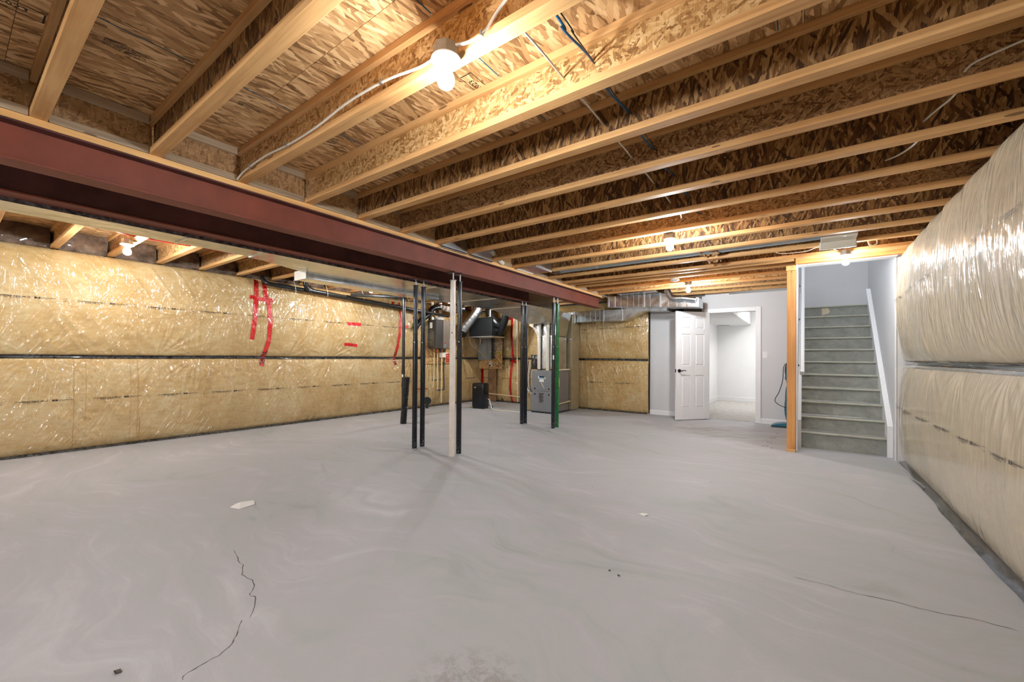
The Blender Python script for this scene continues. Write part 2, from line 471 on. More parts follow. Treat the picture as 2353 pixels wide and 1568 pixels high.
# darker damp scuffs by the white door
px, py, pz = k.sep(t0)[:3]
dx = k.math('SUBTRACT', px, -1.0); dy = k.math('SUBTRACT', py, 7.3)
dd = k.math('ADD', k.math('MULTIPLY', k.math('MULTIPLY', dx, dx), 0.35), k.math('MULTIPLY', dy, dy))
msk = k.math('MULTIPLY', k.ramp(dd, [(0.0, 1.0), (0.9, 0.0)]), k.ramp(k.noise(k.map(wp, (0.6, 4, 1), (0, 0, 0.6)), 1.4, 6, 0.7, 1.0), [(0.40, 0.0), (0.60, 1.0)]))
col = k.mix(k.math('MULTIPLY', msk, 0.75), col, srgb(128, 118, 108))
sp = k.vor(t0, 2.2)
spk = k.math('MULTIPLY', k.math('LESS_THAN', sp.outputs['Distance'], 0.018), k.math('GREATER_THAN', k.sep(sp.outputs['Color'])[0], 0.35))
col = k.mix(k.math('MULTIPLY', spk, 0.7), col, srgb(70, 64, 58))
# rough patch of spilt mortar near the camera
ex = k.math('SUBTRACT', px, -0.93); ey = k.math('SUBTRACT', py, 1.05)
ee = k.math('ADD', k.math('MULTIPLY', ex, ex), k.math('MULTIPLY', ey, ey))
pm = k.math('MULTIPLY', k.ramp(k.math('MULTIPLY', ee, 14.0), [(0.0, 1.0), (1.0, 0.0)]), k.ramp(k.noise(t0, 14, 6, 0.8), [(0.46, 0.0), (0.56, 1.0)]))
col = k.mix(k.math('MULTIPLY', pm, 0.5), col, srgb(122, 112, 100))
k.set(color=col, rough=0.6, spec=0.4, normal=k.bump(fine, 0.12, 0.005))
M['concrete'] = k.m

# ------------------------------------------------------------------ value noise for relief
_rng = np.random.RandomState(7)
_tab = _rng.rand(256, 256)
def vn(x, y, seed=0):
    x = np.asarray(x, float) + seed * 17.31; y = np.asarray(y, float) + seed * 9.17
    xi = np.floor(x).astype(int); yi = np.floor(y).astype(int)
    fx = x - xi; fy = y - yi
    fx = fx * fx * (3 - 2 * fx); fy = fy * fy * (3 - 2 * fy)
    g = lambda a, b: _tab[(a & 255), (b & 255)]
    return (g(xi, yi) * (1 - fx) + g(xi + 1, yi) * fx) * (1 - fy) + (g(xi, yi + 1) * (1 - fx) + g(xi + 1, yi + 1) * fx) * fy - 0.5

def ridged(x, y, seed=0):
    return 0.5 - 2.0 * np.abs(vn(x, y, seed))

SEAM = 1.12
def roll(z, zt, Au, Al):
    z = np.asarray(z, float)
    tu = np.clip((z - SEAM - 0.012) / (zt - SEAM - 0.012), 0, 1)
    tl = np.clip((z - 0.02) / (SEAM - 0.012 - 0.02), 0, 1)
    p = np.where(z > SEAM, Au * (4 * tu * (1 - tu) + 1e-6) ** 0.45, Al * (4 * tl * (1 - tl) + 1e-6) ** 0.42)
    e = np.where(z > SEAM, np.minimum(tu, 1 - tu), np.minimum(tl, 1 - tl))
    return p, np.clip(e * 14, 0, 1)

def fans(u, z, anchors, amp, k1=26.0):
    out = np.zeros_like(u)
    for i, (ua, za, up) in enumerate(anchors):
        du = u - ua; dz = z - za
        r = np.sqrt(du * du + dz * dz) + 1e-4
        th = np.arctan2(dz, du)
        m = (dz > 0) if up else (dz < 0)
        w_ = 2.2 * np.clip(ridged(th * k1 / 7.0 + i * 3.7, r * 1.1, i), 0, 1) ** 1.6 * (0.7 + vn(th * 4, r * 0.8, i + 20)) + 0.45 * np.sin(k1 * 0.8 * th + 7 * vn(th * 3, r * 2, i + 40)) * (0.5 + vn(th * 3, r * 0.8, i + 60))
        out += np.where(m, w_ * np.exp(-r / 0.30) * np.clip(r / 0.05, 0, 1), 0) * amp
    return out

def disp_left(u, z):
    u = np.asarray(u, float); z = np.asarray(z, float)
    p, e = roll(z, 2.36, 0.095, 0.085)
    d = p + e * 0.022 * (vn(u * 1.4, z * 1.3, 1) + 0.5 * vn(u * 3.2, z * 2.4, 2))
    an = [(0.66 + 0.86 * i + 0.25 * math.sin(i * 2.3), SEAM, j) for i in range(-2, 10) for j in (0, 1)]
    an += [(0.5 + 1.7 * i, 2.36, 0) for i in range(-1, 6)]
    d = d + e * fans(u, z, an, 0.032)
    s1 = ridged((u * 0.86 + z * 0.5) * 9, (z * 0.86 - u * 0.5) * 1.2 + 3, 5)
    msk = np.clip(vn(u * 0.9, z * 0.9, 6) * 3 + 0.5 + (z > SEAM) * 0.35 - np.clip(u - 3.5, 0, 3) * 0.12, 0, 1)
    s1 = 2.2 * np.clip(s1, 0, 1) ** 2.2 - 0.1
    s2 = ridged((u * 0.95 + z * 0.3) * 16 + vn(u * 2, z * 2, 61) * 1.5, (z * 0.95 - u * 0.3) * 1.6, 62)
    m2 = np.clip(vn(u * 1.3, z * 1.1, 63) * 4 + 0.4 + (z > 1.7) * 0.4, 0, 1)
    d = d + e * 0.028 * s1 * msk + e * 0.012 * np.clip(s2, 0, 1) ** 2 * 2 * m2 + e * 0.003 * vn(u * 14, z * 9, 8)
    return d

def disp_right(u, z):
    u = np.asarray(u, float); z = np.asarray(z, float)
    p, e = roll(z, 2.38, 0.125, 0.11)
    fade = np.clip((6.42 - u) / 0.35, 0, 1) ** 0.5
    d = p * (0.35 + 0.65 * fade) + e * 0.025 * (vn(u * 1.3, z * 1.1, 11) + 0.5 * vn(u * 2.7, z * 2.1, 12))
    an = [(0.2 + 0.78 * i + 0.1 * math.sin(i * 3.1), SEAM, j) for i in range(-2, 9) for j in (0, 1)]
    d = d + e * fans(u, z, an, 0.009, 20)
    up = np.clip((z - 1.3) * 2.2, 0, 1)
    ws = 1.6 * np.clip(ridged(u * 9 + 1.6 * vn(u * 2, z * 2, 3), z * 0.9, 14), 0, 1) ** 1.5 * 2 + 0.25 * ridged(u * 21, z * 1.4, 15)
    d = d + e * up * 0.004 * ws * np.clip(vn(u * 1.2, z * 1.0, 16) * 2 + 0.75, 0.1, 1)
    d = d + e * (1 - up) * 0.0015 * ridged(u * 8 + z * 2, z * 1.4, 17)
    js = np.cos((u - 0.29) * 2 * PI / 0.4775)
    d = d + np.clip((z - 1.95) / 0.4, 0, 1) * 0.022 * (-js) * e
    return d

def disp_back(u, z):
    u = np.asarray(u, float); z = np.asarray(z, float)
    p, e = roll(z, 2.36, 0.10, 0.09)
    edge = np.clip((-2.62 - u) / 0.15, 0, 1) ** 0.5
    d = p * (0.45 + 0.55 * edge) + e * 0.02 * (vn(u * 1.4, z * 1.3, 21) + 0.5 * vn(u * 3, z * 2.2, 22))
    an = [(-3.55 - 0.95 * i, SEAM, j) for i in range(0, 4) for j in (0, 1)]
    d = d + e * fans(u, z, an, 0.020, 22)
    d = d + e * 0.03 * np.clip(ridged(u * 11 + z, z * 1.1, 24), 0, 1) ** 2 * np.clip(vn(u * 1.1, z, 25) * 3 + 0.5, 0, 1)
    return d

def sheet(name, m, umin, umax, z0, z1, du, dz, fn, place, parent):
    nu = int((umax - umin) / du) + 1; nz = int((z1 - z0) / dz) + 1
    U, Z = np.meshgrid(np.linspace(umin, umax, nu), np.linspace(z0, z1, nz), indexing='ij')
    D = fn(U, Z)
    X, Y, Zz = place(U, Z, D)
    vs = np.stack([X, Y, Zz], -1).reshape(-1, 3) - np.array(wloc(parent))
    me = bpy.data.meshes.new(name)
    a = (np.arange(nu - 1)[:, None] * nz + np.arange(nz - 1)[None, :]).reshape(-1)
    quads = np.stack([a, a + nz, a + nz + 1, a + 1], -1)
    me.vertices.add(len(vs)); me.vertices.foreach_set('co', vs.reshape(-1))
    me.loops.add(quads.size); me.loops.foreach_set('vertex_index', quads.reshape(-1))
    me.polygons.add(len(quads)); me.polygons.foreach_set('loop_start', np.arange(len(quads)) * 4)
    me.polygons.foreach_set('loop_total', np.full(len(quads), 4))
    me.update(calc_edges=True)
    me.polygons.foreach_set('use_smooth', [True] * len(quads))
    me.materials.append(m)
    o = bpy.data.objects.new(name, me); C.objects.link(o); o.parent = parent
    return o

XL, XR, YB = -7.09, 0.93, 8.54
P_left = lambda u, z, d: (XL + d, u, z)
P_right = lambda u, z, d: (XR - d, u, z)
P_back = lambda u, z, d: (u, YB - d, z)

# ------------------------------------------------------------------ lettering
def text_mesh(body, size, bold=0.0, align='LEFT', xscale=1.0):
    cu = bpy.data.curves.new('t', 'FONT'); cu.body = body; cu.size = size; cu.offset = bold; cu.align_x = align
    cu.resolution_u = 1; cu.fill_mode = 'FRONT'
    o = bpy.data.objects.new('t', cu); C.objects.link(o)
    bpy.context.view_layer.update()
    me = bpy.data.meshes.new_from_object(o.evaluated_get(bpy.context.evaluated_depsgraph_get()))
    v = np.array([p.co[:2] for p in me.vertices]).reshape(-1, 2)
    v[:, 0] *= xscale
    f = [tuple(p.vertices) for p in me.polygons]
    bpy.data.objects.remove(o, do_unlink=True); bpy.data.curves.remove(cu); bpy.data.meshes.remove(me)
    return v, f

def bar(x0, x1, y0, y1): return np.array([(x0, y0), (x1, y0), (x1, y1), (x0, y1)]), [(0, 1, 2, 3)]
def ring(cx, cy, r, w_, n=14):
    v = [(cx + rr * math.cos(2 * PI * i / n), cy + rr * math.sin(2 * PI * i / n)) for rr in (r, r - w_) for i in range(n)]
    return np.array(v), [(i, (i + 1) % n, n + (i + 1) % n, n + i) for i in range(n)]
def merge(parts):
    V, F, n = [], [], 0
    for v, f, dx, dy in parts:
        V.append(v + np.array([dx, dy])); F += [tuple(i + n for i in q) for q in f]; n += len(v)
    return np.concatenate(V), F

def film_print():
    P = []
    v, f = text_mesh('polytarp-super six', 0.026, 0.0006); wd = v[:, 0].max(); v[:, 0] *= 0.185 / wd
    P.append((v, f, 0, 0))
    v, f = text_mesh('WWW.POLYTARP.COM CAN/CGSB-51.34-M', 0.010, 0.0002); wd = v[:, 0].max(); v[:, 0] *= 0.125 / wd
    P.append((v, f, 0.03, -0.014))
    for cx in (-0.020, 0.203):
        P.append((*ring(cx, 0.006, 0.011, 0.002), 0, 0)); P.append((*ring(cx + 0.004, 0.006, 0.006, 0.0015), 0, 0))
    P.append((*bar(0.245, 0.247, -0.004, 0.016), 0, 0)); P.append((*bar(0.245, 0.289, 0.014, 0.016), 0, 0))
    P.append((*bar(0.245, 0.289, -0.004, -0.002), 0, 0)); P.append((*bar(0.287, 0.289, -0.004, 0.016), 0, 0))
    P.append((*bar(0.245, 0.258, -0.004, 0.016), 0, 0)); P.append((*bar(0.276, 0.289, -0.004, 0.016), 0, 0))
    P.append((*ring(0.267, 0.006, 0.008, 0.004, 10), 0, 0))
    v, f = text_mesh('Canadian Building Products', 0.012, 0.0003); wd = v[:, 0].max(); v[:, 0] *= 0.115 / wd
    P.append((v, f, 0.296, 0.004))
    v, f = text_mesh('Manufacturer', 0.009); wd = v[:, 0].max(); v[:, 0] *= 0.05 / wd
    P.append((v, f, 0.296, -0.006))
    v, f = text_mesh('FRONT', 0.010); v[:, 0] *= 0.035 / v[:, 0].max(); P.append((v, f, 0.46, 0.012))
    v, f = text_mesh('6 mil', 0.012, 0.0003); v[:, 0] *= 0.028 / v[:, 0].max(); P.append((v, f, 0.465, -0.012))
    return merge(P)
PRINT_V, PRINT_F = film_print()

def place_print(u0, z0, sgn, fn, place, parent, slope=0.0, eps=0.004, span=1.0):
    u = u0 + sgn * PRINT_V[:, 0] * span; z = z0 + PRINT_V[:, 1] + slope * PRINT_V[:, 0]
    d = fn(u, z) + eps
    X, Y, Z = place(u, z, d)
    off = wloc(parent)
    me = bpy.data.meshes.new('printed_lettering')
    me.from_pydata((np.stack([X, Y, Z], -1) - np.array(off)).tolist(), [], PRINT_F)
    me.materials.append(M['ink'])
    o = bpy.data.objects.new('printed_lettering', me); C.objects.link(o); o.parent = parent
    return o

def strip_on(pts, wid, fn, place, parent, name, m, eps=0.005, cat=None):
    """ribbon that follows the billowing film; pts: (u, z) centre line"""
    P = [np.array(p, float) for p in pts]
    L = []
    for a, b in zip(P[:-1], P[1:]):
        n = max(2, int(np.linalg.norm(b - a) / 0.02))
        L += [a + (b - a) * i / n for i in range(n)]
    L.append(P[-1]); L = np.array(L)
    T = np.gradient(L, axis=0); T /= np.linalg.norm(T, axis=1)[:, None] + 1e-9
    Nn = np.stack([-T[:, 1], T[:, 0]], -1)
    cols = np.linspace(-0.5, 0.5, 5)
    V = np.concatenate([(L + Nn * wid * c)[:, None, :] for c in cols], 1).reshape(-1, 2)
    d = fn(V[:, 0], V[:, 1]) + eps
    X, Y, Z = place(V[:, 0], V[:, 1], d)
    n = len(L); F = [(i * 5 + j, (i + 1) * 5 + j, (i + 1) * 5 + j + 1, i * 5 + j + 1) for i in range(n - 1) for j in range(4)]
    me = bpy.data.meshes.new(name); me.from_pydata((np.stack([X, Y, Z], -1) - np.array(wloc(parent))).tolist(), [], F)
    me.materials.append(m); me.polygons.foreach_set('use_smooth', [True] * len(F))
    o = bpy.data.objects.new(name, me); C.objects.link(o); o.parent = parent
    return o

# ================================================================== STRUCTURE
Y0, Y1 = -3.5, 8.6
ZJ = 2.38          # underside of the joists
ZS = 2.616         # underside of the subfloor

floor = root('floor', (0, 0, 0), kind='structure')
MB().box(-7.3, 1.1, Y0, 8.72, -0.12, 0.0).build('slab', M['concrete'], floor)
def ribbon(pts, wid, z=0.0006):
    P = smooth_path([(x, y, z) for x, y in pts], 4)
    mb = MB(); n = len(P)
    for i, p in enumerate(P):
        a = P[max(i - 1, 0)]; b = P[min(i + 1, n - 1)]; t = (b - a).normalized(); q = Vector((-t.y, t.x, 0))
        ww = wid * (0.35 + random.random() * 0.9) * (0.3 if i in (0, n - 1) else 1)
        jx = random.uniform(-1, 1) * wid
        mb.v += [tuple(p + q * (ww / 2 + jx)), tuple(p + q * (-ww / 2 + jx))]
    mb.f += [(2 * i, 2 * i + 1, 2 * i + 3, 2 * i + 2) for i in range(n - 1)]
    return mb
M['crack'] = plain('dark_crack', srgb(92, 86, 80), 0.9)
ribbon([(-2.74, 1.03), (-2.58, .99), (-2.50, .98), (-2.4, .94), (-2.30, .945), (-2.22, .92), (-2.16, .88), (-2.12, .89), (-1.98, .81)], 0.004).build('crack', M['crack'], floor)
ribbon([(-1.99, .78), (-1.93, .74), (-1.87, .7), (-1.83, .65), (-1.82, .59), (-1.81, .53), (-1.79, .51)], 0.004).build('crack', M['crack'], floor)
ribbon([(-.05, 2.64), (.09, 2.65), (.19, 2.64), (.34, 2.66), (.49, 2.66), (.6, 2.69), (.74, 2.69)], 0.0035).build('crack', M['crack'], floor)

def solid_wall(name, x0, x1, y0, y1, z0, z1, m, parts=()):
    r = root(name, ((x0 + x1) / 2, (y0 + y1) / 2, 0), kind='structure')
    MB().box(x0, x1, y0, y1, z0, z1).build('wall_surface', m, r)
    return r
M['found'] = plain('foundation_concrete', srgb(120, 116, 110), 0.8)

# left wall: batts behind film
wl = root('wall_left', (-7.09, 2.5, 0), kind='structure')
MB().box(-7.42, -7.25, Y0, 8.9, 0, ZS).build('foundation', M['found'], wl)
sheet('film_and_batts', M['film_left'], Y0, 8.40, 0.0, 2.365, 0.014, 0.012, disp_left, P_left, wl)
# top return of the film to the foundation
MB().box(-7.25, -7.085, Y0, 8.4, 2.345, 2.362).build('film_top_edge', M['film_clear'], wl)
def seam_strip(parent, umin, umax, fn0, place, name='seam_strip'):
    rows = [(1.101, 0.030, 0), (1.106, 0.022, 0), (1.112, 0.012, 1), (1.124, 0.010, 1), (1.133, 0.018, 1), (1.139, 0.028, 0)]
    n = int((umax - umin) / 0.03)
    us = np.linspace(umin, umax, n)
    wob = 0.004 * np.sin(us * 3.1) + 0.006 * vn(us * 2.2, us * 0, 31)
    V = []
    for (z, d, _) in rows:
        X, Y, Z = place(us, z + wob, d + 0.006 * vn(us * 6, us * 0 + z * 40, 32))
        V.append(np.stack([X, Y, Z], -1))
    V = np.concatenate(V) - np.array(wloc(parent))
    F = [(r * n + i, r * n + i + 1, (r + 1) * n + i + 1, (r + 1) * n + i) for r in range(len(rows) - 1) for i in range(n - 1)]
    me = bpy.data.meshes.new(name); me.from_pydata(V.tolist(), [], F); me.materials.append(M['film_dark'])
    me.polygons.foreach_set('use_smooth', [True] * len(F))
    o = bpy.data.objects.new(name, me); C.objects.link(o); o.parent = parent
seam_strip(wl, Y0, 8.4, None, P_left)
for i in range(-1, 13):
    place_print(0.517 + 0.609 * i, 0.612, 1, disp_left, P_left, wl)
for i in range(-1, 11):
    place_print(0.37 + 0.609 * i, 1.775 - 0.002 * i, 1, disp_left, P_left, wl)
def floor_flap(parent, pts, wid, name='floor_flap'):
    """loose film lying on the slab along the foot of a wall"""
    mb = MB(); n = len(pts)
    for i, (x, y, nx, ny) in enumerate(pts):
        w_ = wid * (0.8 + 0.5 * float(vn(i * 0.37, 0.3, 41) + 0.5))
        hh = 0.006 + 0.012 * float(vn(i * 0.45, 1.3, 42) + 0.5)
        for f_, z in ((0, 0.035), (0.35, hh + 0.010), (0.7, hh), (1.0, 0.002)):
            mb.v.append((x + nx * w_ * f_, y + ny * w_ * f_, z))
    mb.f += [(4 * i + j, 4 * i + j + 1, 4 * i + j + 5, 4 * i + j + 4) for i in range(n - 1) for j in range(3)]
    return mb.build(name, M['film_dark'], parent, smooth=True)
floor_flap(wl, [(-7.08, Y0 + 0.12 * i, 1, 0) for i in range(99)], 0.045)
# drips of rust down the lower batts
M['rust'] = plain('rust_drip', srgb(176, 128, 52), 0.6)
for (u, z0, z1_, ww) in ((0.93, 0.05, 1.10, 0.004), (1.03, 0.35, 1.09, 0.003), (1.43, 0.05, 1.10, 0.003), (1.50, 0.1, 1.08, 0.005), (1.52, 0.05, 0.35, 0.006), (1.95, 0.2, 0.75, 0.0025)):
    strip_on([(u, z1_), (u + 0.004, (z0 + z1_) / 2), (u - 0.002, z0)], ww, disp_left, P_left, wl, 'rust_drip', M['rust'], 0.002)

# right wall
wr = root('wall_right', (0.93, 1.5, 0), kind='structure')
MB().box(1.06, 1.22, Y0, 6.38, 0, ZS).build('foundation', M['found'], wr)
sheet('film_and_batts', M['film_right'], Y0, 6.40, 0.0, 2.385, 0.009, 0.014, disp_right, P_right, wr)
MB().box(0.925, 1.07, Y0, 6.40, 2.36, 2.375).build('film_top_edge', M['film_clear'], wr)
seam_strip(wr, Y0, 6.38, None, P_right)
for i in range(-1, 9):
    place_print(6.35 - 0.609 * i, 0.625 + 0.004 * i, -1, disp_right, P_right, wr, 0.02, eps=0.009)
for i in range(-1, 9):
    place_print(6.12 - 0.609 * i, 1.80 + 0.012 * i, -1, disp_right, P_right, wr, 0.03, eps=0.012)
floor_flap(wr, [(0.92, Y0 + 0.1 * i, -1, 0) for i in range(99)], 0.075)
# extra milky seam lap on the right wall
strip_on([(Y0, 1.088), (2.0, 1.092), (4.0, 1.09), (6.3, 1.085)], 0.03, disp_right, P_right, wr, 'lap_of_film', M['film_white'], 0.003)

# back wall
wb = root('wall_back', (-4.9, 8.5, 0), kind='structure')
MB().box(-7.42, -2.62, 8.70, 8.86, 0, ZS).build('foundation', M['found'], wb)
sheet('film_and_batts', M['film_back'], -7.09, -2.625, 0.0, 2.365, 0.013, 0.012, disp_back, P_back, wb)
seam_strip(wb, -7.05, -2.63, None, P_back)
for i in range(0, 7):
    place_print(-6.97 + 0.609 * i, 0.615, 1, disp_back, P_back, wb)
for i in range(0, 3):
    place_print(-4.30 + 0.609 * i, 1.78 + 0.012 * i, 1, disp_back, P_back, wb)
floor_flap(wb, [(-7.05 + 0.1 * i, 8.53, 0, -1) for i in range(45)], 0.05)

# wall behind the camera with an added window for the fill light
wf = root('wall_front', (-3, Y0, 0), kind='structure')
for (a, b, c, d_) in ((-7.25, -4.4, 0, ZS), (-0.6, 1.1, 0, ZS), (-4.4, -0.6, 0, 0.9), (-4.4, -0.6, 2.3, ZS)):
    MB().box(a, b, Y0 - 0.2, Y0, c, d_).build('wall_surface', M['found'], wf)
win = root('fill_window_1', (-2.5, Y0 - 0.1, 0.9), kind='structure')
for (a, b, c, d_) in ((-4.4, -4.32, 0.9, 2.3), (-0.68, -0.6, 0.9, 2.3), (-2.54, -2.46, 0.98, 2.22), (-4.32, -0.68, 0.9, 0.98), (-4.32, -0.68, 2.22, 2.3)):
    MB().box(a, b, Y0 - 0.14, Y0 - 0.06, c, d_).build('fill_window_frame', M['paint'], win)

# ------------------------------------------------------------------ white doorway wall
YD = 8.60
wd = root('wall_doorway', (-1.4, YD, 0), kind='structure')
mb = MB()
mb.prism([(-2.62, 0), (-1.53, 0), (-1.53, 2.045), (-1.63, 2.065), (-2.62, 2.12)], 'y', YD, YD + 0.12)
mb.box(-1.63, -0.71, YD, YD + 0.12, 2.045, 2.36)
mb.box(-0.71, -0.16, YD, YD + 0.12, 0, 2.36)
mb.build('drywall', M['drywall'], wd)
MB().box(-2.62, -1.60, YD + 0.12, YD + 0.16, 2.0, ZS).build('dark_gap', M['found'], wd)
bb = root('baseboard_doorway', (-1.4, YD - 0.01, 0), kind='structure')
for a, b in ((-2.62, -1.60), (-0.65, -0.20)):
    mb = MB(); mb.prism([(YD, 0), (YD - 0.015, 0), (YD - 0.015, 0.075), (YD - 0.006, 0.092), (YD, 0.092)], 'x', a, b)
    mb.build('baseboard_run', M['paint'], bb)
# casing
tr = root('trim_1', (-1.1, YD, 0), kind='structure')
def casing(x0, x1, z0, z1, vert=True):
    mb = MB(); mb.box(x0, x1, YD - 0.014, YD, z0, z1)
    if vert:
        mb.box(x0 + (0.001 if x0 < -1.2 else 0.055), x1 - (0.055 if x0 < -1.2 else 0.001), YD - 0.020, YD - 0.012, z0 + 0.001, z1 - 0.001)
    else:
        mb.box(x0, x1, YD - 0.020, YD - 0.012, z1 - 0.026, z1 - 0.001)
    return mb
casing(-0.725, -0.645, 0, 2.105).build('door_casing', M['paint'], tr, bevel=0.003)
casing(-1.60, -1.52, 0, 2.105).build('door_casing', M['paint'], tr, bevel=0.003)
casing(-1.519, -0.726, 2.03, 2.105, False).build('head_casing', M['paint'], tr, bevel=0.003)
MB().box(-0.731, -0.7095, YD - 0.004, YD + 0.125, 0, 2.029).build('door_jamb', M['paint'], tr)
MB().box(-1.531, -1.514, YD - 0.004, YD + 0.125, 0, 2.029).build('door_jamb', M['paint'], tr)
MB().box(-1.531, -0.7095, YD - 0.004, YD + 0.125, 2.029, 2.046).build('door_jamb', M['paint'], tr)
MB().box(-0.735, -0.729, YD + 0.03, YD + 0.06, 0.89, 0.96).build('strike_plate', M['zinc'], tr)

# the six-panel door, open
dr = root('door_1', (-1.512, 8.575, 0), kind='structure')
hx, hy = -1.512, 8.575; fx, fy = -1.980, 8.020
DW = math.hypot(fx - hx, fy - hy)
ux, uy = (fx - hx) / DW, (fy - hy) / DW
DM = Matrix(((ux, -uy, 0, hx), (uy, ux, 0, hy), (0, 0, 1, 0), (0, 0, 0, 1)))   # local x: hinge to free edge, local y: to the camera side (see sign)
def dxf(mb):
    mb.v = [tuple(DM @ Vector(p)) for p in mb.v]; return mb
# camera side normal
nrm = Vector((-uy, ux, 0)); SG = 1 if nrm.dot(Vector((0 - hx, 0 - hy, 0))) > 0 else -1
T = 0.035
st, mid = 0.115, 0.10
pw = (DW - 2 * st - mid) / 2
cols = [(st, st + pw), (st + pw + mid, DW - st)]
ztop = 2.04
rows = [(ztop - 0.325, ztop - 0.108), (ztop - 1.02, ztop - 0.424), (ztop - 1.81, ztop - 1.20)]
z_b = 0.010
mb = MB()
ya, yb = (0, SG * T) if SG > 0 else (SG * T, 0)
mb.box(0, st, ya, yb, z_b, ztop); mb.box(DW - st, DW, ya, yb, z_b, ztop); mb.box(st + pw, st + pw + mid, ya, yb, z_b, ztop)
zs = [z_b] + [v for r_ in sorted(rows) for v in r_] + [ztop]
for (c0, c1) in cols:
    for i in range(0, len(zs), 2):
        mb.box(c0, c1, ya, yb, zs[i], zs[i + 1])
dxf(mb).build('door_slab', M['paint'], dr, bevel=0.002)
for (c0, c1) in cols:
    for (z0, z1) in rows:
        mb = MB(); y_f = SG * (T - 0.016); y_b = SG * 0.010; y_m = SG * (T - 0.003); g = 0.016; g2 = 0.032
        mb.box(c0, c1, min(y_b, y_f), max(y_b, y_f), z0, z1)
        vs = [(c0 + g, y_f, z0 + g), (c1 - g, y_f, z0 + g), (c1 - g, y_f, z1 - g), (c0 + g, y_f, z1 - g),
              (c0 + g2, y_m, z0 + g2), (c1 - g2, y_m, z0 + g2), (c1 - g2, y_m, z1 - g2), (c0 + g2, y_m, z1 - g2)]
        mb.add(vs, [(0, 1, 5, 4), (1, 2, 6, 5), (2, 3, 7, 6), (3, 0, 4, 7), (4, 5, 6, 7), (3, 2, 1, 0)])
        dxf(mb).build('door_panel', M['paint'], dr)
mb = MB(); hz = 0.925; hxl = DW - 0.062
mb.cyl((hxl, SG * T, hz), (hxl, SG * (T + 0.012), hz), 0.032, 20)
ros = dxf(mb).build('rosette', M['dark_bronze'], dr, smooth=True)
mb = MB(); mb.tube(smooth_path([(hxl, SG * (T + 0.01), hz), (hxl, SG * (T + 0.05), hz), (hxl - 0.03, SG * (T + 0.055), hz + 0.002), (hxl - 0.07, SG * (T + 0.055), hz + 0.010), (hxl - 0.11, SG * (T + 0.052), hz - 0.002)], 6), [0.010] * 14 + [0.007] * 11, 10)
dxf(mb).build('lever', M['dark_bronze'], ros, smooth=True)
mb = MB(); mb.box(DW - 0.001, DW + 0.002, min(SG * 0.005, SG * 0.03), max(SG * 0.005, SG * 0.03), hz - 0.03, hz + 0.03)
dxf(mb).build('latch_plate', M['dark_bronze'], dr)
for z in (0.25, 1.05, 1.85):
    mb = MB(); mb.cyl((-0.004, SG * 0.005, z - 0.045), (-0.004, SG * 0.005, z + 0.045), 0.006, 8); dxf(mb).build('hinge', M['zinc'], dr)

# the bright room beyond the doorway
for nm, a in (('wall_beyond_left', (-2.12, -2.0, 8.72, 12.8, 0, 2.44)), ('wall_beyond_back', (-2.12, 0.0, 12.70, 12.8, 0, 2.44)), ('wall_beyond_right', (-0.20, -0.10, 8.72, 12.8, 0, 2.44))):
    solid_wall(nm, *a, M['room_white'])
solid_wall('floor_beyond', -2.12, -0.195, 8.70, 12.8, -0.02, 0.004, M['carpet'])
solid_wall('ceiling_beyond', -2.12, -0.195, 8.72, 12.8, 2.44, 2.5, M['room_white'])
solid_wall('trim_2', -2.0, -1.18, 8.73, 12.7, 2.075, 2.44, M['room_white'])
b2 = root('baseboard_beyond', (-1.6, 12.6, 0), kind='structure')
MB().prism([(12.70, 0), (12.685, 0), (12.685, 0.10), (12.692, 0.12), (12.70, 0.12)], 'x', -2.0, -0.1).build('baseboard_run', M['paint'], b2)
MB().prism([(-2.0, 0), (-1.985, 0), (-1.985, 0.10), (-1.992, 0.12), (-2.0, 0.12)], 'y', 8.72, 12.7).build('baseboard_run', M['paint'], b2)
v_ = root('ceiling_vent', (-1.80, 12.3, 2.07), 'narrow dark slot vent under the white bulkhead in the room beyond the door', 'vent')
MB().box(-1.95, -1.68, 12.40, 12.46, 2.066, 2.076).build('slot', M['cable_black'], v_)
MB().box(-1.98, -1.65, 12.385, 12.475, 2.070, 2.0755).build('vent_frame', M['paint'], v_)
lt = root('ceiling_lamp', (-0.65, 11.2, 2.42), 'flush white ceiling lamp inside the bright room beyond the door', 'lamp')
MB().box(-0.95, -0.35, 10.8, 11.7, 2.415, 2.43).build('diffuser', M['room_lamp'], lt)
MB().box(-0.98, -0.32, 10.77, 11.73, 2.425, 2.44).build('lamp_frame', M['paint'], lt)

# light switch
sw_ = root('light_switch', (-0.585, YD - 0.004, 1.23), 'white rocker light switch on the drywall right of the doorway', 'switch')
MB().box(-0.622, -0.548, YD - 0.007, YD, 1.175, 1.29).build('cover_plate', M['paint'], sw_, bevel=0.002)
MB().box(-0.601, -0.569, YD - 0.013, YD - 0.006, 1.198, 1.266).build('rocker', M['porcelain'], sw_, bevel=0.002)

